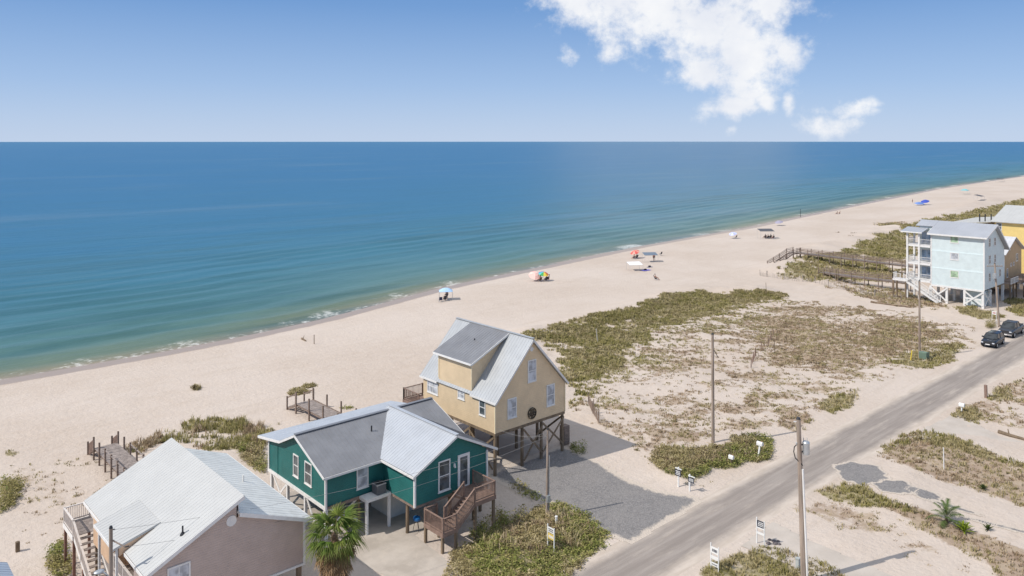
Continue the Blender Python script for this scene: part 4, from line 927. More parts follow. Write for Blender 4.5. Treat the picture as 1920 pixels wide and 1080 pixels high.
for k, z in enumerate((3.55, 6.55, 9.7)):
    d_ = boards(MB(), A0, 150.2, B1+.05, 57.3, z, w=.5).build('porch_deck', M_white, t)
    MB().box(A0-.06, A0, B1+.05, 57.36, z-.35, z).build('rim_board', M_white, d_); MB().box(A0-.06, 150.2, 57.3, 57.36, z-.35, z+.002).build('rim_board', M_white, d_)
    railing(t, (A0, B1+.1, z), (A0, 57.2, z), M_white, 1.0, .2, post=False); railing(t, (A0, 57.3, z), (150.2, 57.3, z), M_white, 1.0, .2, post=False)
    window(t, 'v', 56.2, 150.3, 152.6, z+.1, z+2.1, 1, m=M_blueglass, bars=(0, 1)); window(t, 'u', 149.6, 54.0, 55.9, z+.15, z+2.15, m=M_blueglass, bars=(0, 1), name='sliding_door')
for (u, v) in ((A0, 55.3), (A0, 57.3), (150.1, 57.3)): MB().box(u-.14, u+.14, v-.14, v+.14, 0, 12.0).build('porch_column', M_white, t)
for u in (147.15, 150.6, 154.2, 157.2):
    for v in (45.2, 48.0, 50.8, 53.4): stilt(t, u, v, FB-.3, M_white, .36)
for (v0, v1) in ((53.4, 50.8), (48.0, 45.2)):
    brace(t, (146.95, v0, 2.6), (146.95, v1, .4), M_white, .06, .24); brace(t, (146.88, v1, 2.6), (146.88, v0, .4), M_white, .06, .24)
brace(t, (147.2, 45.0, 2.6), (150.6, 45.0, .4), M_white, .06, .2); brace(t, (150.6, 44.93, 2.6), (147.2, 44.93, .4), M_white, .06, .2)
MB().box(148.2, 151, 45.6, 48.2, 0, 2.5).build('storage_room', M_lblue, t)
MB().box(146.9, 147.0, 45.4, 47.9, 1.3, 1.55).build('rail_board', M_white, t)
# stairs from the porch down the west side, low landing
l2 = boards(MB(), 145.4, 147.0, 56.6, 59.2, 3.5, w=.5).build('stair_landing', M_white, t); MB().box(145.34, 145.4, 56.6, 59.2, 3.2, 3.5).build('rim_board', M_white, l2)
railing(t, (145.4, 59.2, 3.5), (147.0, 59.2, 3.5), M_white, 1.0, .2); railing(t, (145.4, 57.9, 3.5), (145.4, 59.2, 3.5), M_white, 1.0, .2)
for i in range(15):
    v = 57.2-i*.38; z = 3.5-(i+1)*.22
    if z > .05: MB().box(145.5, 146.7, v-.18, v+.12, z-.05, z).build('step', M_white, t)
for u in (145.44, 146.76): MB().beam((u, 57.3, 3.4), (u, 51.6, .1), .06, .3).build('stair_stringer', M_white, t); railing(t, (u, 57.3, 3.5), (u, 51.7, .15), M_white, 1.0, .2)
for (u, v) in ((145.5, 59.1), (145.5, 57.0), (147.0, 59.1)): stilt(t, u, v, 3.3, M_pile, .22, name='deck_post')
rd = boards(MB(), 157.5, 161.5, 44.0, 46.5, 2.9, w=.5).build('side_deck', M_wood, t); railing(t, (157.6, 44.0, 2.9), (161.5, 44.0, 2.9), M_white, 1.0, .2)
for u in (157.8, 159.6, 161.3): stilt(t, u, 44.2, 2.85, M_pile, .2, name='deck_post')
# ------------------------------------------------------------------ tan house and bright yellow house behind it
t = thing('beach_house', 'tan gabled house with a pale roof behind the light blue house', 'house', (167, 50, 0), 'beach houses')
MB().extr([(161.8, 1.2), (172, 1.2), (172, 7.6), (167.2, 10.0), (161.8, 7.6)], 'v', 46.3, 57).build('wall', M_tan, t)
M_palroof = mat('pale_grey_shingle_roof', (.56, .56, .57), .6, .05, .6)
roof(t, (161.1, 57.4, 7.55), (161.1, 45.8, 7.55), (167.2, 45.8, 10.3), (167.2, 57.4, 10.3), M_palroof, rib=.6); roof(t, (173, 45.8, 7.55), (173, 57.4, 7.55), (167.2, 57.4, 10.3), (167.2, 45.8, 10.3), M_palroof, rib=.6)
MB().box(161.72, 161.86, 46.22, 46.36, 1.2, 7.5).build('corner_board', M_white, t)
window(t, 'v', 46.3, 163.2, 164.0, 3.2, 4.8); window(t, 'v', 46.3, 168.6, 169.8, 5.6, 7.0); window(t, 'v', 46.3, 165.4, 166.1, 5.0, 5.6, bars=(0, 0)); window(t, 'v', 46.3, 167.0, 167.7, 5.0, 5.6, bars=(0, 0))
for u in (162.2, 167, 171.6):
    for v in (46.7, 52, 56.6): stilt(t, u, v, 1.2, M_white, .3)
dk_ = boards(MB(), 160.4, 172, 43.4, 46.2, 3.0, w=.5).build('front_deck', M_wood, t); railing(t, (162, 43.4, 3.0), (172, 43.4, 3.0), M_wood, 1.0, .2)
for u in (163, 167, 171): stilt(t, u, 43.5, 2.95, M_pile, .2, name='deck_post'); brace(t, (u-1.2, 43.3, 2.8), (u, 42.6, 0), M_white)
t = thing('beach_house', 'large bright yellow house with a white metal roof beyond the tan house', 'house', (186, 52, 0), 'beach houses')
MB().extr([(178, 1.5), (196, 1.5), (196, 11.9), (187, 14.3), (178, 11.9)], 'v', 44, 52.6).build('wall', M_yel2, t)
MB().extr([(181, 1.5), (195.9, 1.5), (195.9, 10.5), (181, 10.5)], 'v', 52.6, 57.5).build('back_wall', M_yel2, t)
roof(t, (177.3, 53.2, 11.95), (177.3, 43.4, 11.95), (187, 43.4, 14.75), (187, 53.2, 14.75), M_wroof, rib=.6); roof(t, (196.7, 43.4, 11.95), (196.7, 53.2, 11.95), (187, 53.2, 14.75), (187, 43.4, 14.75), M_wroof, rib=.6)
roof(t, (196.5, 61.8, 10.9), (177.3, 61.8, 10.9), (177.3, 53.1, 11.9), (196.5, 53.1, 11.9), M_wroof, rib=.6, name='porch_roof')
window(t, 'u', 178, 51.3, 52.3, 10.3, 11.7); window(t, 'u', 178, 49, 50, 6.5, 8)
for u in (180.5, 185.5, 191.5):
    for z in (3.2, 6.3, 9.4): window(t, 'v', 44, u, u+1.3, z, z+1.5)
for u in (178.4, 187, 195.6):
    for v in (44.4, 48.4, 52.2, 56.9, 61.5): stilt(t, u, v, 1.5 if v < 60 else 10.9, M_white, .35)
for v in (53.5, 54.6, 55.6): MB().cyl((179.0, v, 11.6), (179.0, v, 13.2), .12, .12, 8).build('roof_vent', M_dark, t)
railing(t, (177.6, 54, 8.4), (177.6, 61.5, 8.4), M_white, 1.0, .3, post=False)
boards(MB(), 177.5, 187, 56.5, 61.6, 8.4, w=.8).build('porch_deck', M_white, t)

# ------------------------------------------------------------------ boardwalks over the dunes
def gz(u, v): return float(terrain(u, v))
def walkway(name, label, segs, m=M_wood, dm=M_deck, width=1.6, h=1.0, step=2.6, rails=True, tall=None, group='boardwalks'):
    """segs: list of ((u,v,z),(u,v,z)) deck runs; sloping runs become stairs"""
    u0, v0, z0 = segs[0][0]; t = thing(name, label, 'boardwalk', (u0, v0, gz(u0, v0)), group)
    for a, b in segs:
        a = Vector(a); b = Vector(b); d = b-a; L = math.hypot(d.x, d.y); dr = Vector((d.x/L, d.y/L, 0)); sd = Vector((-dr.y, dr.x, 0)); slope = abs(d.z)/L > .2
        if slope:
            n = max(3, int(abs(d.z)/.19))
            for i in range(n):
                c = a.lerp(b, (i+.5)/n); MB().beam(c-sd*width/2, c+sd*width/2, L/n*.85, .05).build('step', dm, t)
            for k in (-1, 1): MB().beam(a+sd*k*(width/2-.05)-Vector((0, 0, .1)), b+sd*k*(width/2-.05)-Vector((0, 0, .1)), .06, .26).build('stringer', m, t)
        else:
            mb = MB(); n = int(L/.15)
            for i in range(n):
                c = a.lerp(b, (i+.5)/n)+Vector((0, 0, random.uniform(-.006, .006))); e_ = random.uniform(-.02, .02); mb.beam(c-sd*(width/2+e_), c+sd*(width/2), .135, .04)
            mb.build('deck_boards', dm, t, kind='stuff')
            for k in (-1, 1): MB().beam(a+sd*k*(width/2-.1)-Vector((0, 0, .14)), b+sd*k*(width/2-.1)-Vector((0, 0, .14)), .06, .22).build('side_beam', m, t)
        np_ = max(1, round(L/step))
        for i in range(np_+1):
            c = a.lerp(b, i/np_)
            for k in (-1, 1):
                q = c+sd*k*(width/2+.05); g_ = gz(q.x, q.y); top = q.z+h+.08
                MB().beam((q.x, q.y, min(g_, q.z)-.3), (q.x, q.y, top), .13, .13, (1, 0, 0)).build('post', m, t)
        if rails:
            for k in (-1, 1):
                o_ = sd*k*(width/2-.03); up = Vector((0, 0, 1))
                MB().beam(a+o_+up*h, b+o_+up*h, .13, .05).build('handrail', m, t); MB().beam(a+o_+up*h*.7, b+o_+up*h*.7, .04, .12).build('rail', m, t); MB().beam(a+o_+up*h*.35, b+o_+up*h*.35, .04, .12).build('rail', m, t)
    return t
walkway('boardwalk', 'long grey wooden boardwalk curving over the grassy dune behind the light blue house', [((172.2, 57.5, 1.9), (172.2, 91.3, 2.2)), ((172.6, 92.1, 2.2), (169.6, 92.1, 2.15)), ((169.6, 92.1, 2.15), (166.5, 92.2, 1.3)), ((166.5, 92.2, 1.3), (161.6, 92.4, .1))])
walkway('boardwalk', 'shorter grey boardwalk on posts leading from the light blue house porch towards the beach', [((153.1, 59.4, 1.7), (153.1, 72.5, 1.6)), ((153.1, 72.5, 1.6), (157.6, 78.4, .9))])
b = walkway('boardwalk', 'short weathered beach walkway with tall bare posts behind the teal cottage', [((38.95, 61.0, 1.0), (38.95, 75.2, .95)), ((38.95, 75.2, .95), (38.85, 77.0, .15))], width=1.9, h=1.15, rails=False)
for k in (-1, 1): MB().beam((38.95+k*.98, 75.2, 2.0), (38.87+k*.98, 77.0, 1.2), .06, .13).build('handrail', M_wood, b)
MB().beam((39.92, 61, 1.06), (39.92, 75.1, 1.0), .05, .1).build('kerb_board', M_wood, b)
b = walkway('boardwalk', 'greyish beach walkway with dark posts and steps behind the pink house', [((20.25, 58.7, 1.0), (20.25, 76.2, .95)), ((20.25, 76.2, .95), (20.2, 77.9, .1))], width=1.9, h=.95, rails=False, step=1.8)
for k in (-1, 1):
    mb_ = MB()
    for i in range(9): f = i/9; mb_.box(20.25+k*1.0-.02, 20.25+k*1.0+.02, 76.2+1.6*f, 76.32+1.6*f, .75-.8*f, 1.75-.85*f)
    mb_.build('stair_panel', M_redwood, b)
    MB().beam((20.25+k*1.0, 66, 1.85), (20.25+k*1.0, 72.5, 1.85), .08, .06).build('handrail', M_deck, b)

# ------------------------------------------------------------------ sand fences, posts, driftwood
def fence(label, pts, h=1.1, slat=.12, sp=2.4, lean=0., m=M_wood, skip=.15, group='sand fences'):
    u, v = pts[0]; t = thing('sand_fence', label, 'fence', (u, v, gz(u, v)), group); mb = MB()
    for (u0, v0), (u1, v1) in zip(pts[:-1], pts[1:]):
        L = math.hypot(u1-u0, v1-v0); n = max(1, round(L/sp))
        for i in range(n+1):
            f = i/n; u, v = u0+(u1-u0)*f, v0+(v1-v0)*f; z = gz(u, v); MB().cyl((u, v, z-.3), (u+random.uniform(-.1, .1), v+random.uniform(-.1, .1), z+h*random.uniform(.95, 1.25)), .055, .05, 6).build('fence_post', m, t)
        n = int(L/slat)
        for i in range(n):
            if random.random() < skip: continue
            f = i/n; u, v = u0+(u1-u0)*f, v0+(v1-v0)*f; z = gz(u, v); hh = h*random.uniform(.55, .85)
            mb.beam((u, v, z-.05), (u+random.uniform(-.06, .06)+lean, v+random.uniform(-.06, .06), z+hh), .045, .015, (1, 0, 0))
    mb.build('fence_slats', m, t, kind='stuff'); return t
H2 = lambda x, y: hit(x, y)[:2]
M_fence = mat('grey_fence_slat', (.36, .31, .27), .85, .25, 3)
fence('grey slatted sand fence edging the dune beside the boardwalks', [H2(1425, 517), H2(1438, 519), H2(1505, 528), H2(1553, 537), H2(1613, 549), H2(1640, 557), H2(1690, 562)], 1.15, .16, 3.2, m=M_fence, skip=.3)
fence('broken piece of slatted sand fence east of the cream yellow house', [H2(1104, 758), H2(1112, 775), H2(1123, 793)], 1.25, .11, 2.2, m=M_wood)
fence('sparse reddish sand fence in the middle of the dune field', [H2(1408, 690), H2(1416, 668), H2(1440, 648), H2(1450, 630)], 1.0, .3, 3, m=M_redwood, skip=.5)
fence('far low sand fence on the beach past the light blue house', [H2(1640, 423), H2(1665, 422), H2(1690, 420)], 1.0, .5, 6, m=M_fence, skip=.3)
def post(name, label, cat, x, y, ytop, r, m, dx=0, group=None, box=False):
    u, v, z = hit(x, y); d = u*af+v*ax; h = (y-ytop)*d/FPX; off = dx*d/FPX; mb = MB()
    t = thing(name, label, cat, (u, v, z), group)
    top = (u+off*ax, v-off*af, z+h)
    (mb.beam((u, v, z-.3), top, r*2, r*2, (1, 0, 0)) if box else mb.cyl((u, v, z-.3), top, r, r*.85, 8)); mb.build('post', m, t, not box)
    MB().cyl((top[0], top[1], top[2]-.02), (top[0], top[1], top[2]+.02), r*1.15, r*1.0, 8).build('cap', m, t); return t
post('marker_post', 'pale wooden marker post in the dune grass east of the cream house', 'post', 1121, 642, 617, .08, mat('pale_post', (.5, .45, .38), .8, .1), -3)
post('marker_post', 'thin white plastic marker post standing in the southern grass verge', 'post', 1770, 880, 840, .05, M_white, -1)
post('marker_post', 'yellow plastic utility marker leaning by a pole and green cabinet', 'post', 1707, 675, 657, .07, mat('yellow_plastic', (.75, .55, .05), .5, .08), 3)
post('marker_post', 'lone thin dark post standing on the open beach', 'post', 589, 645, 628, .06, M_pile, 0)
post('marker_post', 'short red brown wooden post in the verge across from the parked cars', 'post', 1849, 746, 722, .13, M_redwood, -1, box=True)
post('marker_post', 'dark flag pole standing at the edge of the water', 'post', 1501, 407, 392, .09, M_dark)
post('marker_post', 'short dark post beside a bush west of the pink house', 'post', 33, 1034, 1016, .12, M_pile, box=True)
post('survey_stake', 'small white capped pipe in the weeds by the gravel drive', 'post', 1043, 985, 968, .1, M_white)
for i, (x, y, yt) in enumerate(((1437, 552, 530), (1255, 559, 548), (1453, 660, 640), (1476, 645, 628))):
    post('fence_stake', ('thin stake at the crest of the dune beside the sand path', 'thin stake in the green crest of the dune', 'bare leaning stake among the dune scrub near the reddish fence', 'second bare stake among the dune scrub beyond the reddish fence')[i], 'post', x, y, yt, .045, M_pile, -1)
def log(label, a, b, r, m=M_pile):
    (u0, v0), (u1, v1) = a, b; t = thing('driftwood_log', label, 'log', ((u0+u1)/2, (v0+v1)/2, gz((u0+u1)/2, (v0+v1)/2)))
    mb = MB(); pts = [Vector((u0+(u1-u0)*f, v0+(v1-v0)*f+random.uniform(-.08, .08), gz(u0+(u1-u0)*f, v0+(v1-v0)*f)+r*.6)) for f in np.linspace(0, 1, 7)]
    for i in range(6): mb.cyl(pts[i], pts[i+1], r*(1-.08*i), r*(1-.08*(i+1)), 8)
    mb.build('trunk', m, t, True); MB().cyl(pts[2], pts[2]+Vector((.3, .2, .45)), r*.4, r*.2, 6).build('stub', m, t)
log('long grey driftwood beam lying on the sand path by the light blue house', H2(1632, 567), H2(1706, 577), .2)
log('dark timber edging half buried along the southern concrete path', H2(1874, 812), H2(1935, 830), .2)
log('small dark piece of driftwood lying near the lone beach post', H2(566, 636), H2(573, 640), .16)

# ------------------------------------------------------------------ utility poles and wires
def pole(label, x, y, ytop, dx=0, r=.16, cap=True, loc=None, h=None):
    if loc is None:
        u, v, z = hit(x, y); d = u*af+v*ax; h = (y-ytop)*d/FPX; off = dx*d/FPX
    else: (u, v, z), off = loc, 0
    t = thing('utility_pole', label, 'utility pole', (u, v, z), 'utility poles')
    top = Vector((u+off*ax, v-off*af, z+h)); MB().cyl((u, v, z-.5), top, r, r*.72, 12).build('shaft', M_pole, t, True)
    if cap: MB().cyl(top, top+Vector((0, 0, .12)), r*.78, r*.5, 10).build('cap', M_dark, t, True)
    return t, Vector((u, v, z)), top
def insulator(t, p): MB().cyl(p, p+Vector((0, 0, .1)), .045, .05, 8).cyl(p+Vector((0, 0, .1)), p+Vector((0, 0, .16)), .075, .04, 8).build('insulator', mat('porcelain', (.45, .44, .42), .3, .1), t, True)
t, pb, pt = pole('tall bare wooden utility pole in the scrub beside the mailboxes', 1337, 830, 627, -1)
MB().cyl(pt+Vector((.16, 0, -1.5)), pt+Vector((.16, 0, -3.0)), .06, .06, 8).build('cable_guard', M_galv, t); MB().beam(pt+Vector((0, 0, -1.2)), pt+Vector((.5, -.3, -2.2)), .05, .05).build('bracket', M_dark, t)
t, pb, pt = pole('tall wooden utility pole carrying a grey transformer on the south verge', 1508, 1092, 786, -11, .19)
pm_ = pb.lerp(pt, .83); side = Vector((ax, -af, 0))
tr = MB().cyl(pm_+side*.42+Vector((0, 0, -.45)), pm_+side*.42+Vector((0, 0, .28)), .22, .22, 16).build('transformer', M_galv, t, True)
MB().cyl(pm_+side*.42+Vector((0, 0, .28)), pm_+side*.42+Vector((0, 0, .36)), .23, .17, 16).build('lid', M_galv, tr, True)
for k in (-1, 1): MB().cyl(pm_+side*(.42+.1*k)+Vector((0, .05, .34)), pm_+side*(.42+.12*k)+Vector((0, .05, .58)), .035, .02, 8).build('bushing', mat('porcelain', (.45, .44, .42), .3, .1), tr)
for z in (-.3, .15): MB().beam(pm_+Vector((0, 0, z)), pm_+side*.3+Vector((0, 0, z)), .08, .08).build('mount_bracket', M_dark, t)
lp = [pm_-side*.18+Vector((0, 0, .15)), pm_-side*.32+Vector((0, 0, .0)), pm_-side*.36+Vector((0, 0, -.3)), pm_-side*.26+Vector((0, 0, -.7)), pm_-side*.02+Vector((0, -.2, -1.05)), pm_+side*.1+Vector((0, -.1, -1.15))]
MB().tube(lp, .03, 6).build('cable_loop', M_black, t); insulator(t, pm_-side*.18+Vector((0, 0, .15)))
tow = Vector((-af, -ax, 0)); MB().cyl(pb.lerp(pt, .70)+side*.1+tow*.19, pb+side*.13+tow*.22, .065, .065, 10).build('conduit', M_white, t, True)
MB().beam(pt+Vector((0, 0, -.15))-side*.3, pt+Vector((0, 0, -.15))+side*.02, .06, .06).build('bracket', M_white, t)
t, pb, pt = pole('slender wooden utility pole beside the green cabinet', 1724, 672, 527, 0, .15)
insulator(t, pt+Vector((0, 0, .1)))
t, pb, pt = pole('wooden utility pole with a crossarm by the dark parked pickup', 1874, 613, 494, -9, .16)
MB().beam(pt+Vector((-.9, .8, -.4)), pt+Vector((.9, -.8, -.4)), .1, .12).build('crossarm', M_pole, t)
for f in (-.8, -.3, .3, .8): insulator(t, pt+Vector((f, -f*.89, -.34)))
tr = MB().cyl(pt+Vector((-.35, -.1, -2.2)), pt+Vector((-.35, -.1, -1.4)), .24, .24, 14).build('transformer', M_galv, t, True)
t, pbS, ptS = pole('short grey meter pole at the corner of the gravel driveway', 1025, 968, 806, 2, .10)
MB().cyl(pbS+Vector((.15, -.06, 0)), ptS.lerp(pbS, .3)+Vector((.13, -.06, 0)), .05, .05, 8).build('conduit', M_galv, t, True); MB().box(pbS.x-.15, pbS.x+.15, pbS.y-.26, pbS.y-.09, pbS.z+1.1, pbS.z+1.6).build('meter_box', M_galv, t)
t, pbL, ptL = pole('grey service pole with a lamp arm beside the pink house stairs', 0, 0, 0, loc=(12.3, 45.4, gz(12.3, 45.4)), h=7.45, r=.13)
MB().beam(ptL+Vector((0, 0, -.6)), ptL+side*.75+Vector((0, 0, -1.0)), .06, .06).build('service_bracket', M_pole, t)
MB().tube([ptL+Vector((0, 0, -2.6)), ptL-side*.45+Vector((0, 0, -2.3))], .035, 8).build('lamp_arm', M_galv, t)
MB().sph(ptL-side*.62+Vector((0, 0, -2.32)), .2, 12, 8, (1.4, 1, .5)).build('lamp_head', M_galv, t, True)
def wire(label, a, b, sag, r=.009, n=18):
    a = Vector(a); b = Vector(b); t = thing('overhead_wire', label, 'wire', tuple(a))
    MB().tube([a.lerp(b, i/n)-Vector((0, 0, sag*4*(i/n)*(1-i/n))) for i in range(n+1)], r, 5).build('cable', M_wire, t)
    MB().cyl(a, a+(b-a).normalized()*.2, .03, .03, 6).build('clamp', M_dark, t)
wire('overhead service wire from the lamp pole to the short meter pole', ptL+Vector((0, 0, -.1)), ptS+Vector((0, 0, -.15)), .8)
wire('lower service wire from the lamp pole past the pink roof', ptL+Vector((0, 0, -1.0))+side*.75, ptS+Vector((0, 0, -.45)), 1.1)
wire('service wire from the short meter pole to the cream yellow house', ptS+Vector((0, 0, -.4)), (43.3, 49.72, 4.0), .35)

# ------------------------------------------------------------------ signs, mailboxes, small street furniture
M_signd = mat('dark_navy_sign', (.03, .035, .055), .5, .1, 6); M_signw = mat('white_sign', (.78, .77, .74), .5, .04, 6); M_signy = mat('yellow_sign', (.70, .52, .14), .5, .08, 6)
def strokes(par, u, v0, v1, z0, z1, rows, m, sg=-1):
    mb = MB()
    for r_ in range(rows):
        z = z1-(z1-z0)*(r_+.5)/rows; a = v0
        while a < v1-.03:
            w = random.uniform(.03, .1); mb.box(*sorted((u, u+sg*.004)), a, min(a+w, v1), z-(z1-z0)/rows*.3, z+(z1-z0)/rows*.3); a += w+.025
    mb.build('lettering', m, par)
def hang_sign(label, x, y, h, flip=1, bw=.62, bh=.48):
    u, v, z = hit(x, y); t = thing('yard_sign', label, 'sign', (u, v, z)); MB().box(u-.05, u+.05, v-.05, v+.05, z-.3, z+h).build('post', M_signw, t)
    v0, v1 = sorted((v+.12*flip, v-bw*flip)) if flip else (v-bw/2, v+bw/2); zt = z+h-.15
    MB().box(u-.03, u+.03, v0, v1, zt, zt+.06).build('arm', M_signw, t)
    p = MB().box(u-.075, u-.055, v0+.02, v1-.02, zt-.06-bh, zt-.04).build('board', M_signd, t); strokes(p, u-.076, v0+.1, v1-.1, zt-bh, zt-.1, 3, M_signw)
hang_sign('black lettered sign board hung on a white post at the gravel driveway corner', 1272, 913, 1.6, 0)
hang_sign('smaller black and white sign on a white post nearer the road', 1293, 921, 1.35, 1, .5, .36)
def frame_sign(label, x, y, h, panels, w=.58):
    u, v, z = hit(x, y); t = thing('yard_sign', label, 'sign', (u, v, z))
    for k in (-1, 1): MB().box(u-.03, u+.03, v+k*w/2-.03, v+k*w/2+.03, z-.2, z+h+(.12 if k > 0 else 0)).build('post', M_signw, t)
    for (z0, z1, m, rows, lm_) in panels:
        p = MB().box(u-.018, u+.018, v-w/2+.03, v+w/2-.03, z+z0, z+z1).build('panel', m, t)
        if rows: strokes(p, u-.019, v-w/2+.09, v+w/2-.09, z+z0+.05, z+z1-.05, rows, lm_)
frame_sign('white frame sign with a dark lettered panel on the southern verge by the drive', 1426, 1022, 1.72, [(1.22, 1.66, M_signd, 3, M_signw), (1.12, 1.2, M_signw, 0, 0), (.72, .86, M_signw, 0, 0)])
frame_sign('leaning white frame sign with three pale panels near the bottom verge', 1340, 1070, 1.6, [(1.1, 1.5, M_signw, 1, M_signd), (.72, .92, M_signw, 0, 0), (.28, .5, M_signw, 1, M_signd)])
frame_sign('white and yellow frame sign standing in the weeds before the teal cottage', 1033, 1028, 1.45, [(1.05, 1.4, M_signw, 2, M_signd), (.6, .98, M_signy, 1, M_signw)], .62)
frame_sign('pale sign beside the crossarm pole near the parked pickup', 1864, 603, 1.7, [(1.1, 1.6, M_signw, 1, mat('red_sign', (.4, .08, .06), .5, .1))])
def mailbox(label, x, y, h, lean, pm=M_signw, L=.52, W=.3):
    u, v, z = hit(x, y); t = thing('mailbox', label, 'mailbox', (u, v, z), 'mailboxes'); tu, tv = u+lean[0], v+lean[1]
    MB().beam((u, v, z-.3), (tu, tv, z+h), .12, .12, (1, 0, 0)).build('post', pm, t)
    n = 10; pr = [(tu-W/2, z+h), (tu+W/2, z+h)]+[(tu+W/2*math.cos(a), z+h+.18+W/2*math.sin(a)) for a in np.linspace(0, math.pi, n)]
    MB().extr(pr, 'v', tv-L/2, tv+L/2).build('box', M_signw, t, True); MB().extr([(p[0]*1, p[1]) for p in pr], 'v', tv-L/2-.02, tv-L/2-.003).build('door', mat('mailbox_door', (.66, .65, .63), .5, .05), t)
    MB().box(tu+W/2+.005, tu+W/2+.02, tv-.1, tv-.06, z+h+.1, z+h+.35).build('flag', mat('red_flag', (.45, .05, .04), .5, .1), t)
mailbox('white mailbox on a leaning white post at the edge of the green scrub', 1421, 857, 1.0, (.25, -.05))
mailbox('small white mailbox low on a dark stake above the road edge', 1371, 872, .55, (0, 0), M_pile, .42, .26)
mailbox('white mailbox on the south side of the road beside the grassy corner', 1803, 773, .6, (.05, 0), M_signw, .5, .34)
u, v, z = hit(1733, 673); t = thing('utility_cabinet', 'small green utility cabinet beside the slender pole', 'cabinet', (u, v, z)); M_grn = mat('cabinet_green', (.14, .20, .15), .5, .1, 4)
MB().extr([(u-.55, z), (u+.55, z), (u+.55, z+.85), (u-.4, z+1.0), (u-.55, z+.9)], 'v', v-.45, v+.45).build('casing', M_grn, t); MB().box(u-.6, u+.6, v-.5, v+.5, z-.1, z+.06).build('plinth', M_conc2, t); MB().box(u-.565, u-.552, v-.4, v+.4, z+.12, z+.8).build('door', M_grn, t)
u, v, z = hit(1496, 1066); t = thing('utility_pedestal', 'small pale grey utility pedestal at the foot of the transformer pole', 'cabinet', (u, v, z)); MB().box(u-.11, u+.11, v-.11, v+.11, z-.1, z+.62).build('casing', mat('pedestal_grey', (.5, .52, .5), .5, .06), t); MB().box(u-.13, u+.13, v-.13, v+.13, z+.62, z+.7).build('lid', mat('pedestal_lid', (.42, .44, .42), .5, .06), t)
# pile of dark stones by the sign
for i in range(9):
    u, v, z = hit(1450+random.uniform(-14, 14), 1017+random.uniform(-4, 5)); r = random.uniform(.08, .2)
    tag(MB().sph((u, v, z+r*.25), r, 7, 5, (1.2, .9, .6)).build('stone', mat('dark_stone', (.13, .11, .11), .85, .2, 8, bump=.5)), 'dark rough stone dumped beside the framed sign on the southern verge', 'stone', 'stones beside the framed sign')

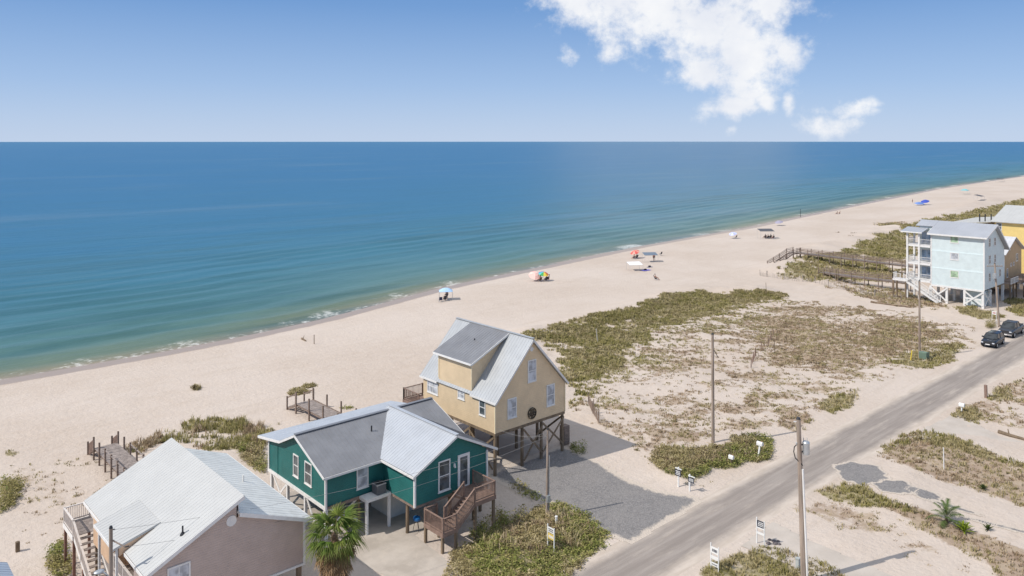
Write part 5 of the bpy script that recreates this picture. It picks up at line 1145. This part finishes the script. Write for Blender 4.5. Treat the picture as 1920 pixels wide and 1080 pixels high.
# ------------------------------------------------------------------ cars
def loft(mb, secs, closed=True):
    n = len(secs[0]); b0 = len(mb.v)
    for s_ in secs: mb.v += [tuple(p) for p in s_]
    for i in range(len(secs)-1):
        for j in range(n): k = (j+1) % n; mb.f.append((b0+i*n+j, b0+i*n+k, b0+(i+1)*n+k, b0+(i+1)*n+j))
    mb.f.append(tuple(b0+j for j in range(n-1, -1, -1))); mb.f.append(tuple(b0+(len(secs)-1)*n+j for j in range(n))); return mb
def sec(x, hw, zb, zt):
    h = [(hw*.86, zb), (hw*.97, zb+.1), (hw, zb+(zt-zb)*.45), (hw*.975, zb+(zt-zb)*.8), (hw*.86, zt)]
    return [(x, y, z) for y, z in h]+[(x, -y, z) for y, z in reversed(h)]
def car(name, label, cat, loc, rz, paint, body, cab, wheels, wr, hw, bumper=None, bed=None):
    t = thing(name, label, cat, (0, 0, 0)); B = MB(); loft(B, [sec(*q) for q in body]).build('body', paint, t, True)
    (x0, x1, zb), (x2, x3, zt) = cab; h0, h1 = hw*.90, hw*.72
    c = MB(); vs = [(x0, -h0, zb), (x1, -h0, zb), (x1, h0, zb), (x0, h0, zb), (x2, -h1, zt), (x3, -h1, zt), (x3, h1, zt), (x2, h1, zt)]
    c.add(vs, [(0, 3, 2, 1), (4, 5, 6, 7), (0, 1, 5, 4), (1, 2, 6, 5), (2, 3, 7, 6), (3, 0, 4, 7)]).build('windows', M_cglass, t)
    r = MB(); loft(r, [[(x, y*k, z) for y, z in ((h1*1.03, zt-.02), (h1*.9, zt+.05), (-h1*.9, zt+.05), (-h1*1.03, zt-.02))] for x, k in ((x2-.02, .96), (x2+(x3-x2)*.25, 1), (x2+(x3-x2)*.75, 1), (x3+.02, .96))]).build('roof', paint, t, True)
    for k in (-1, 1):
        for a, b in (((x0, h0, zb), (x2, h1, zt)), ((x1, h0, zb), (x3, h1, zt)), ((x0*.45+x1*.55, h0, zb), (x2*.45+x3*.55, h1, zt))):
            MB().beam((a[0], a[1]*k, a[2]), (b[0], (b[1]+.01)*k, b[2]), .09, .05).build('pillar', paint, t)
        for wx in wheels:
            w = MB().cyl((wx, k*(hw-.2), wr), (wx, k*(hw+.01), wr), wr, wr, 20).build('wheel', M_black, t, True); MB().cyl((wx, k*(hw+.0), wr), (wx, k*(hw+.025), wr), wr*.62, wr*.55, 14).build('rim', M_galv, w, True)
        fx = body[-1][0]
        MB().box(fx-.20, fx+.012, *sorted((k*(hw*.56), k*(hw*.86))), body[-1][3]-.20, body[-1][3]-.05).build('headlight', mat('headlight_lens', (.6, .62, .65), .15, .05), t)
        MB().box(body[0][0]-.012, body[0][0]+.1, *sorted((k*(hw*.7), k*(hw*.85))), .75, 1.05).build('tail_light', mat('tail_light_red', (.3, .01, .01), .2, .1), t)
        MB().box(x1-.35, x1-.15, *sorted((k*(h0+.02), k*(h0+.24))), zb+.03, zb+.2).build('side_mirror', paint, t)
        MB().box((x0+x1)/2-.05, (x0+x1)/2+.12, *sorted((k*hw*.985, k*(hw*.985+.025))), zb-.22, zb-.18).build('door_handle', M_galv, t)
    fx = body[-1][0]; MB().box(fx-.05, fx+.015, -hw*.5, hw*.5, body[-1][3]-.25, body[-1][3]-.06).build('grille', M_dark, t)
    MB().box(fx-.08, fx+.05, -hw*.88, hw*.88, .38, .58).build('bumper', bumper or paint, t); MB().box(fx+.045, fx+.06, -.26, .26, .42, .54).build('number_plate', M_signw, t)
    if bed: MB().box(*bed).build('bed_cover', M_dark, t)
    place(t, loc, rz); return t
M_suv = mat('dark_blue_black_paint', (.018, .022, .03), .22, .1, 4, .2, spec=.7); M_pk = mat('charcoal_paint', (.06, .062, .068), .25, .1, 4, .3, spec=.7); M_chr = mat('chrome', (.65, .66, .68), .18, .05, 4, .9)
u, v = 121.8, 36.2
car('parked_suv', 'dark blue black SUV parked on the sandy road edge before the pickup', 'car', (u, v, .012), R(180+1), M_suv,
    [(-2.25, .78, .42, 1.0), (-2.1, .9, .3, 1.08), (-1.2, .94, .26, 1.1), (0, .95, .25, 1.08), (1.0, .94, .26, 1.05), (1.7, .92, .28, .98), (2.1, .88, .32, .92), (2.28, .78, .40, .82)],
    ((-2.05, 1.15, 1.06), (-1.75, .35, 1.66)), (-1.4, 1.42), .36, .94)
u, v = 130.4, 36.4
car('parked_pickup', 'charcoal pickup truck with chrome bumper parked behind the SUV', 'truck', (u, v, .012), R(180), M_pk,
    [(-2.9, .92, .5, 1.15), (-2.75, .97, .42, 1.18), (-1.0, .99, .38, 1.2), (0.6, .99, .38, 1.2), (1.6, .98, .38, 1.18), (2.4, .96, .4, 1.12), (2.85, .9, .48, 1.02)],
    ((-1.0, 1.45, 1.18), (-.85, .75, 1.88)), (-1.85, 1.9), .42, .98, M_chr, (-2.7, -1.05, -.8, .8, 1.19, 1.28))

# ------------------------------------------------------------------ palms and garden plants
def colmesh(name, V_, F_, cols, m=M_plant):
    me = bpy.data.meshes.new(name); me.from_pydata([tuple(p) for p in V_], [], F_); me.update()
    a = me.color_attributes.new('Col', 'FLOAT_COLOR', 'POINT')
    a.data.foreach_set('color', np.array([(*c, 1) for c in cols], np.float32).ravel()); me.materials.append(m); return me
def fan_frond(seed, L=.95, R_=.85, col=(.11, .17, .035), tip=(.2, .24, .07), droop=.35):
    """fan palm leaf along +x: stalk then a pleated half-disc of pointed segments"""
    rg = random.Random(seed); V_, F_, K_ = [], [], []
    def quad(a, b, c, d, k0, k1):
        n = len(V_); V_.extend([a, b, c, d]); F_.append((n, n+1, n+2, n+3)); K_.extend([k0, k0, k1, k1])
    prev = Vector((0, 0, 0))
    for i in range(4):
        f = (i+1)/4; p = Vector((L*f, 0, -droop*.25*f*f)); w = .03*(1-.4*f)
        quad(prev+Vector((0, -w, 0)), prev+Vector((0, w, 0)), p+Vector((0, w*.8, 0)), p+Vector((0, -w*.8, 0)), (.2, .17, .08), (.17, .18, .06)); prev = p
    c0 = prev; n = 26
    for i in range(n):
        a = R(-118+236*(i+.5)/n); r = R_*(1-.22*abs(a)/R(118))*rg.uniform(.88, 1.06); da = R(236/n)*.56
        d = lambda q, rr, z: c0+Vector((math.cos(q)*rr, math.sin(q)*rr, z))
        zz = .05*(1 if i % 2 else -1); k = rg.uniform(.75, 1.25); c1 = tuple(x*k for x in col); c2 = tuple(x*k for x in tip)
        m1 = d(a-da*.9, r*.42, zz-droop*.10); m2 = d(a+da*.9, r*.42, -zz-droop*.10)
        n0 = len(V_); tipz = -droop*rg.uniform(.7, 1.4)
        V_.extend([c0, m1, m2, d(a-da*.36, r*.75, tipz*.5), d(a+da*.36, r*.75, tipz*.5), d(a, r, tipz*1.15)]); K_.extend([c1, c1, c1, c2, c2, c2])
        F_.extend([(n0, n0+1, n0+2), (n0+1, n0+3, n0+4, n0+2), (n0+3, n0+5, n0+4)])
    return colmesh('frond', V_, F_, K_)
def palm(label, u, v, zc, nf=24):
    z = gz(u, v); t = thing('palm_tree', label, 'palm tree', (u, v, z))
    mb = MB(); N_ = 9
    for i in range(N_):
        f0, f1 = i/N_, (i+1)/N_; mb.cyl((.05*math.sin(3*f0), 0, zc*f0-.2), (.05*math.sin(3*f1), 0, zc*f1-.2), .24-.06*f0+.03, .24-.06*f1, 12)
    tk = bpy.data.objects.new('trunk', mb.mesh('trunk', mat('palm_trunk', (.20, .13, .085), .9, .3, 6, bump=.6, fleck=.4), smooth=True)); C.objects.link(tk); tk.parent = t
    gm = [fan_frond(s_, random.uniform(.8, 1.05), random.uniform(.8, 1.0), col=c_, droop=random.uniform(.35, .65)) for s_, c_ in enumerate(((.15, .24, .045), (.20, .29, .06), (.13, .20, .04), (.26, .32, .07)))]
    dm_ = [fan_frond(40+s_, .8, .75, (.42, .26, .14), (.55, .38, .22), .25) for s_ in range(3)]
    for i in range(nf):
        f = i/(nf-1); o = bpy.data.objects.new('frond', gm[i % 4]); C.objects.link(o); o.parent = t; o.scale = (1.12, 1.12, 1.12); o.location = (.05, 0, zc-.05-.5*f)
        o.rotation_euler = (random.uniform(-.3, .3), R(-66+76*f**.9+random.uniform(-12, 12)), i*2.39996+random.uniform(-.2, .2))
    for i in range(44):
        f = i/43; o = bpy.data.objects.new('dead_frond', dm_[i % 3]); C.objects.link(o); o.parent = t; o.location = (.05, 0, zc-.25-1.7*f)
        o.rotation_euler = (random.uniform(-.5, .5), R(34+42*f+random.uniform(-9, 9)), i*2.39996+random.uniform(-.2, .2)); o.scale = (1.3, 1.05, 1.0)
    return t
palm('fan palm with shaggy brown skirt between the pink house and the teal cottage', *G(627, 1158), 5.15)
def feather(seed, L=1.5, col=(.10, .15, .045), arch=.7, wid=.32, n=22):
    rg = random.Random(seed); V_, F_, K_ = [], [], []
    P = lambda f: Vector((L*f*(1-.12*f), 0, L*(.75*f-arch*f*f)))
    for i in range(8):
        a, b = P(i/8), P((i+1)/8); w = .022*(1-i/9); m_ = len(V_); V_.extend([a+Vector((0, -w, 0)), a+Vector((0, w, 0)), b+Vector((0, w*.8, 0)), b+Vector((0, -w*.8, 0))]); F_.append((m_, m_+1, m_+2, m_+3)); K_.extend([(.18, .18, .07)]*4)
    for i in range(n):
        f = .18+.8*i/n; c = P(f); l = wid*(1-.55*abs(f-.45)/.55)*rg.uniform(.85, 1.1)
        for k in (-1, 1):
            e = c+Vector((l*.55, k*l, -.05+l*.15-rg.random()*.1)); w = Vector((.03, 0, 0)); m_ = len(V_); V_.extend([c-w*.6, c+w, e]); F_.append((m_, m_+1, m_+2)); g = rg.uniform(.7, 1.35); K_.extend([tuple(x*g for x in col)]*2+[tuple(x*g*1.4 for x in col)])
    return colmesh('frond', V_, F_, K_)
def rosette(name, label, cat, x, y, meshes, n, tilt, sc=1., crownz=.25, trunk=None):
    u, v, z = hit(x, y); t = thing(name, label, cat, (u, v, z))
    tk = bpy.data.objects.new('trunk', MB().cyl((0, 0, -.2), (0, 0, crownz), .14*sc, .11*sc, 10).mesh('trunk', mat('palm_trunk', (.20, .13, .085), .9, .3, 6, bump=.6, fleck=.4))); C.objects.link(tk); tk.parent = t
    for i in range(n):
        f = i/(n-1); o = bpy.data.objects.new('frond', meshes[i % len(meshes)]); C.objects.link(o); o.parent = t; o.location = (0, 0, crownz-.03)
        o.rotation_euler = (random.uniform(-.15, .15), R(tilt[0]+(tilt[1]-tilt[0])*f+random.uniform(-6, 6)), i*2.39996+random.uniform(-.15, .15)); k = sc*random.uniform(.85, 1.1); o.scale = (k, k, k)
rosette('palm_tree', 'small feathery green palm growing in the southern grass strip', 'palm tree', 1775, 980, [feather(s_, 1.5, arch=.55+.1*s_) for s_ in range(3)], 18, (-62, 22), 1.05, .3)
def strap(seed, L=.9, col=(.27, .34, .03)):
    rg = random.Random(seed); V_, F_, K_ = [], [], []; P = lambda f: Vector((L*f*.8, 0, L*(.9*f-.45*f*f)))
    for i in range(5):
        a, b = P(i/5), P((i+1)/5); w0, w1 = .075*math.sin(math.pi*(.12+.8*i/5)), .075*math.sin(math.pi*(.12+.8*(i+1)/5)); m_ = len(V_); V_.extend([a+Vector((0, -w0, 0)), a+Vector((0, w0, 0)), b+Vector((0, w1, 0)), b+Vector((0, -w1, 0))]); F_.append((m_, m_+1, m_+2, m_+3)); g = rg.uniform(.75, 1.2); K_.extend([tuple(x*g for x in col)]*4)
    return colmesh('leaf', V_, F_, K_)
rosette('garden_plant', 'bright yellow green broad leaved plant beside the small palm', 'plant', 1807, 998, [strap(s_) for s_ in range(3)], 26, (-50, 15), .95, .06)
rosette('garden_plant', 'small dark green spiky plant at the end of the southern strip', 'plant', 1852, 994, [strap(9+s_, .6, (.08, .11, .03)) for s_ in range(3)], 18, (-45, 15), .8, .05)
rosette('garden_plant', 'small green shrub alone in the brown southern verge', 'plant', 1843, 918, [strap(19+s_, .6, (.07, .10, .03)) for s_ in range(3)], 22, (-60, 20), .8, .05)
rosette('garden_plant', 'spiky grass clump alone on the open beach', 'plant', 365, 731, [strap(29+s_, .8, (.14, .10, .05)) for s_ in range(3)], 20, (-65, 5), .8, .05)

# ------------------------------------------------------------------ people on the beach
def skin_mesh(name, J, E_, m, root=0):
    me = bpy.data.meshes.new(name); me.from_pydata([j[:3] for j in J], E_, []); ob = bpy.data.objects.new(name, me); C.objects.link(ob)
    ob.modifiers.new('s', 'SKIN'); sv = me.skin_vertices[0].data
    for i, j in enumerate(J): sv[i].radius = (j[3], j[4] if len(j) > 4 else j[3]); sv[i].use_root = (i == root)
    ss = ob.modifiers.new('d', 'SUBSURF'); ss.levels = 1
    dg = bpy.context.evaluated_depsgraph_get(); out = bpy.data.meshes.new_from_object(ob.evaluated_get(dg)); out.name = name
    bpy.data.objects.remove(ob); out.materials.clear(); out.materials.append(m)
    for p in out.polygons: p.use_smooth = True
    return out
def skeleton(pose):
    """facing +x; joints (x, y, z, rx, ry); sitting figures have their seat at z = .38"""
    if pose == 'stand':
        hip, chest, neck, head = (0, 0, .95), (0, 0, 1.35), (0, 0, 1.48), (.02, 0, 1.64)
        knee = [(.03, k*.10, .50) for k in (-1, 1)]; ank = [(-.02, k*.11, .09) for k in (-1, 1)]; toe = [(.16, k*.12, .03) for k in (-1, 1)]
        elb = [(-.02, k*.26, 1.10) for k in (-1, 1)]; wri = [(.08, k*.27, .86) for k in (-1, 1)]; hand = [(.12, k*.27, .74) for k in (-1, 1)]
    else:
        hip, chest, neck, head = (-.05, 0, .44), (-.18, 0, .84), (-.20, 0, .97), (-.19, 0, 1.12)
        knee = [(.38, k*.12, .52) for k in (-1, 1)]; ank = [(.62, k*.12, .10) for k in (-1, 1)]; toe = [(.78, k*.12, .10) for k in (-1, 1)]
        elb = [(-.08, k*.28, .62) for k in (-1, 1)]; wri = [(.16, k*.24, .58) for k in (-1, 1)]; hand = [(.26, k*.22, .57) for k in (-1, 1)]
    J = [(*hip, .15, .17), (*[(a+b)/2 for a, b in zip(hip, chest)], .12, .15), (*chest, .12, .18), (*neck, .055), (*head, .09, .08), (head[0], 0, head[2]+.09, .075)]
    E_ = [(0, 1), (1, 2), (2, 3), (3, 4), (4, 5)]
    for k in (0, 1):
        sg = -1 if k == 0 else 1; n = len(J)
        J += [(hip[0]+.02, sg*.10, hip[2]-.05, .095), (*knee[k], .065), (*ank[k], .042), (*toe[k], .035)]; E_ += [(0, n), (n, n+1), (n+1, n+2), (n+2, n+3)]
        n = len(J); J += [(chest[0], sg*.20, chest[2]+.04, .058), (*elb[k], .042), (*wri[k], .03), (*hand[k], .036, .02)]; E_ += [(2, n), (n, n+1), (n+1, n+2), (n+2, n+3)]
    return J, E_, hip, knee, chest, head
SKINS = [mat('skin_tan', (.42, .24, .16), .6, .1, 5), mat('skin_fair', (.55, .36, .27), .6, .1, 5)]
CLOTH = [mat('cloth_navy', (.03, .04, .08), .8, .1, 5), mat('cloth_dark', (.03, .028, .03), .8, .1, 5), mat('cloth_coral', (.5, .15, .12), .8, .1, 5), mat('cloth_white', (.7, .7, .7), .8, .1, 5)]
PM = {}
def person(label, u, v, rz, pose='sit', cl=0, sk=0, dz=0.):
    if pose not in PM:
        J, E_, hip, knee, chest, head = skeleton(pose)
        body = skin_mesh('person_body', J, E_, SKINS[0])
        sh = [(*hip, .165, .185)]; es = []
        for k in (0, 1): sg = -1 if k == 0 else 1; n = len(sh); sh += [(hip[0]+.02, sg*.10, hip[2]-.05, .112), tuple(hip[i]*.35+knee[k][i]*.65 for i in range(3))+(.09,)]; es += [(0, n), (n, n+1)]
        shorts = skin_mesh('shorts', sh, es, CLOTH[0])
        tp = skin_mesh('shirt', [(*[(a*.8+b*.2) for a, b in zip(hip, chest)], .16, .18), (*[(a+b)/2 for a, b in zip(hip, chest)], .138, .168), (*chest, .138, .2)], [(0, 1), (1, 2)], CLOTH[0])
        hair = MB().sph((head[0]-.025, 0, head[2]+.06), .112, 10, 7, (1, .9, 1)).mesh('hair', mat('dark_hair', (.03, .02, .015), .7, .2), smooth=True)
        PM[pose] = (body, shorts, tp, hair)
    t = thing('person', label, 'person', (u, v, gz(u, v)+dz), 'people on the beach'); t.rotation_euler[2] = rz
    for nm, me, m in zip(('person_body', 'shorts', 'shirt', 'hair'), PM[pose], (SKINS[sk], CLOTH[cl], CLOTH[(cl+1) % 4], None)):
        o = bpy.data.objects.new(nm, me); C.objects.link(o); o.parent = t
        if m: o.material_slots[0].link = 'OBJECT'; o.material_slots[0].material = m
    return t
# ------------------------------------------------------------------ beach furniture
def chair(label, u, v, rz, m):
    z = gz(u, v); t = thing('beach_chair', label, 'chair', (0, 0, 0), 'beach chairs')
    MB().box(-.25, .27, -.27, .27, .33, .36).build('seat', m, t); MB().beam((-.25, 0, .34), (-.5, 0, .95), .54, .03, (1, 0, .3)).build('backrest', m, t)
    for sx, sy in ((-.2, -.27), (-.2, .27), (.22, -.27), (.22, .27)): MB().cyl((sx, sy, .36), (sx+(.1 if sx > 0 else -.12), sy, -.02), .018, .018, 6).build('leg', M_galv, t)
    for sy in (-.29, .29): MB().beam((-.35, sy, .56), (.2, sy, .54), .04, .03).build('armrest', M_galv, t)
    return place(t, (u, v, z), rz)
def umbrella(label, u, v, cols, r=1.1, h=2.0, tilt=(.2, .1), lowered=0):
    z = gz(u, v); t = thing('beach_umbrella', label, 'umbrella', (0, 0, 0), 'beach umbrellas'); top = Vector((tilt[0], tilt[1], h))
    MB().cyl((0, 0, -.3), top, .022, .02, 8).build('pole', M_galv, t); ax_ = Vector((tilt[0]*1.6, tilt[1]*1.6, h)).normalized(); a = ax_.orthogonal().normalized(); b_ = ax_.cross(a)
    for i in range(8):
        q0, q1 = 2*math.pi*i/8, 2*math.pi*(i+1)/8; pts = []
        for rr, dz in ((r*.5, -.14*r), (r, -.42*r)): pts += [top+(a*math.cos(q)+b_*math.sin(q))*rr+ax_*dz for q in (q0, q1)]
        mb = MB(); mb.add([top, *pts], [(0, 1, 2), (1, 3, 4, 2)]); mb.build('canopy_panel', cols[i % len(cols)], t)
    MB().cyl(top-ax_*.02, top+ax_*.12, .02, .01, 6).build('finial', M_galv, t)
    return place(t, (u, v, z))
def fab(n, c): return mat('fabric_'+n, c, .8, .06, 4)
def shade(label, u, v, w, d, h0, h1, m, rz=0., dome=.0, cat='canopy'):
    """rectangular sun shade on four thin poles; h0/h1 = height of its sea and street edges"""
    z = gz(u, v); t = thing('beach_canopy', label, cat, (0, 0, 0), 'beach canopies'); n = 8; P = []
    for i in range(n+1):
        for j in range(n+1):
            f, g_ = i/n, j/n; P.append((-w/2+w*f, -d/2+d*g_, h1+(h0-h1)*g_+dome*(math.sin(math.pi*f)*math.sin(math.pi*g_))**.7))
    F_ = [(i*(n+1)+j, (i+1)*(n+1)+j, (i+1)*(n+1)+j+1, i*(n+1)+j+1) for i in range(n) for j in range(n)]
    nP = len(P); P2 = [(x, y, z_-.03) for x, y, z_ in P]
    mb = MB(); mb.add(P, F_); mb.add(P2, F_); mb.build('shade_cloth', m, t, True)
    for sx in (-1, 1):
        for sy in (-1, 1): MB().cyl((sx*(w/2-.02), sy*(d/2-.02), -.3), (sx*(w/2-.02), sy*(d/2-.02), h0 if sy > 0 else h1), .025, .02, 6).build('pole', M_galv, t)
    return place(t, (u, v, z), rz)
HB = lambda x, y: hit(x, y)[:2]
u, v = HB(836, 562); shade('light blue domed pop up canopy alone on the near beach', u, v, 2.4, 2.2, 1.6, 1.6, fab('sky_blue', (.42, .60, .80)), R(-35), .55)
chair('navy beach chair in front of the light blue canopy', *HB(826, 566), R(60), fab('navy', (.03, .035, .09))); chair('dark beach chair in the shade of the light blue canopy', *HB(834, 564), R(70), fab('charcoal', (.05, .05, .06)))
person('person in dark clothes sitting under the light blue canopy', *HB(834, 564), R(70), 'sit', 1, 0); person('person standing behind the chairs under the light blue canopy', *HB(838, 562), R(80), 'stand', 0, 1)
rb = [fab('purple', (.16, .10, .36)), fab('blue', (.05, .15, .5)), fab('aqua', (.12, .5, .5)), fab('green', (.06, .36, .10)), fab('yellow', (.80, .62, .08)), fab('orange', (.75, .28, .05)), fab('red', (.55, .05, .05)), fab('pink', (.75, .3, .35))]
u, v = HB(1018, 527); umbrella('rainbow panelled beach umbrella beside a pale pink one', u, v, rb, 1.1, 1.9, (-.1, -.35))
u, v = HB(1003, 526); umbrella('pale pink beach umbrella tilted low beside the rainbow one', u, v, [fab('pale_pink', (.80, .48, .42)), fab('blush', (.82, .58, .50))], 1.35, 1.6, (-.35, -.5))
chair('dark beach chair under the rainbow umbrella', *HB(1024, 527), R(80), fab('charcoal', (.05, .05, .06))); chair('brown beach chair between the rainbow and pink umbrellas', *HB(1012, 528), R(95), fab('brown', (.12, .06, .04)))
person('person in dark swimwear seated under the rainbow umbrella', *HB(1024, 527), R(80), 'sit', 1, 0); person('person seated between the rainbow and pink umbrellas', *HB(1012, 528), R(95), 'sit', 1, 0); person('person in coral reclining beside the rainbow umbrella', *HB(1028, 526), R(120), 'sit', 2, 0)
u, v = HB(1192, 484); umbrella('red and pink beach umbrella beyond the white sun shade', u, v, [fab('red2', (.65, .12, .10)), fab('salmon', (.75, .35, .28))], 1.2, 1.9, (-.5, .0))
chair('dark beach chair beside the red umbrella', *HB(1193, 485), R(90), fab('charcoal', (.05, .05, .06))); person('person in dark swimwear seated by the red umbrella', *HB(1193, 485), R(90), 'sit', 1, 0); person('person seated on the sand edge beside the red umbrella', *HB(1188, 486), R(80), 'sit', 0, 1)
u, v = HB(1219, 491); shade('grey rectangular sun shade on poles near the water', u, v, 3.2, 2.2, 2.1, 1.7, fab('slate', (.16, .20, .25)), R(-35))
chair('dark folding chair beside the grey sun shade', *HB(1238, 479), R(90), fab('charcoal', (.05, .05, .06))); person('person standing at the edge of the grey sun shade', *HB(1226, 489), R(60), 'stand', 1, 0)
u, v = HB(1190, 507); shade('bright white rectangular sun shade on short poles', u, v, 3.0, 2.2, 1.75, 1.35, fab('bright_white', (.82, .81, .80)), R(-30))
for (x, y, w, d, m, lb) in ((1210, 507, 2.4, 1.5, fab('violet', (.15, .13, .48)), 'violet beach blanket spread on the sand near the white sun shade'), (1218, 501, 1.6, .7, fab('dusk', (.2, .2, .3)), 'dusky blue towel laid beyond the violet blanket')):
    u, v = HB(x, y); z = gz(u, v); t = thing('beach_blanket', lb, 'blanket', (u, v, z)); n = 8; P = [(u-w/2+w*i/n, v-d/2+d*j/n, z+.04+random.uniform(0, .05)) for i in range(n+1) for j in range(n+1)]
    mb = MB(); mb.add(P, [(i*(n+1)+j, (i+1)*(n+1)+j, (i+1)*(n+1)+j+1, i*(n+1)+j+1) for i in range(n) for j in range(n)]); mb.build('cloth', m, t, True)
    mb = MB(); mb.box(u-.3, u+.2, v-.2, v+.15, z+.06, z+.36).build('bag', CLOTH[1], t)
u, v = HB(1230, 525); chair('dark beach chair standing alone on the sand before the blankets', u, v, R(-60), fab('charcoal', (.05, .05, .06))); person('person in black sitting in the lone chair on the sand', u, v, R(-60), 'sit', 1, 0)
u, v = HB(1375, 447); umbrella('pale blue and violet beach umbrella at the waterline', u, v, [fab('lilac', (.45, .45, .72)), fab('sky2', (.6, .68, .85))], 1.2, 1.8, (-.4, 0)); chair('dark chair beside the pale blue and violet umbrella', *HB(1379, 447), R(90), fab('charcoal', (.05, .05, .06)))
u, v = HB(1436, 447); shade('dark grey wide sun shade above a group of chairs', u, v, 4.2, 2.6, 2.7, 2.2, fab('dark_grey', (.10, .10, .11)), R(-38))
for i, (x, y) in enumerate(((1434, 447), (1439, 447.5), (1444, 447), (1449, 448))):
    u, v = HB(x, y); lb = ('first', 'second', 'third', 'fourth')[i]
    chair('dark beach chair grouped under the dark grey wide sun shade', u, v, R(80), fab('charcoal', (.05, .05, .06)))
    person('person in swimwear seated in the group under the dark grey wide sun shade', u, v, R(80), 'sit', (1, 0, 1, 2)[i], 0)
u, v = HB(1461, 423); umbrella('greyish lilac beach umbrella far along the waterline', u, v, [fab('grey_lilac', (.34, .32, .40))], 1.4, 1.7, (-.3, 0))
u, v = HB(1735, 384); umbrella('deep blue beach umbrella beside the blue beach tent', u, v, [fab('royal', (.05, .09, .42))], 1.8, 2.2, (-.5, 0)); u, v = HB(1724, 385); shade('low blue and white beach tent far along the beach', u, v, 4.0, 2.4, 1.0, .5, fab('cornflower', (.16, .26, .55)), R(-30), .7)
person('person in dark swimwear walking near the blue beach tent', *HB(1711, 380.5), R(90), 'stand', 1, 0)
u, v = HB(1809, 364); shade('turquoise pop up canopy far along the beach', u, v, 3.6, 3.6, 2.0, 2.0, fab('turquoise', (.20, .48, .50)), 0, .8)
u, v = HB(1836, 376); shade('dark tilted sun shade far along the beach', u, v, 4.6, 3.0, 2.6, 2.0, fab('dark_grey', (.10, .10, .11)), 0)
u, v = HB(1875, 341); shade('distant dark sun shade near the end of the beach', u, v, 6, 4, 2.4, 2.0, fab('dark_grey', (.10, .10, .11)), 0)
for i, (x, y) in enumerate(((1569, 402), (1574, 401.5))): person(('person in navy seated at the waterline beyond the lilac umbrella', 'person in dark clothes seated at the waterline next to the one in navy')[i], *HB(x, y), R(100), 'sit', i, 0)
for (x, y) in ((1571, 436), (1594, 443), (1601, 437)): 
    u, v, z = hit(x, y); t = thing('driftwood_clump', 'small dark clump of washed up seaweed on the open beach', 'seaweed', (u, v, z), 'seaweed clumps'); mb = MB()
    for i in range(14): p = Vector((u+random.gauss(0, .5), v+random.gauss(0, .35), z)); mb.beam(p, p+Vector((random.uniform(-.5, .5), random.uniform(-.4, .4), random.uniform(.05, .3))), .06, .04)
    mb.build('strands', M_pile, t)
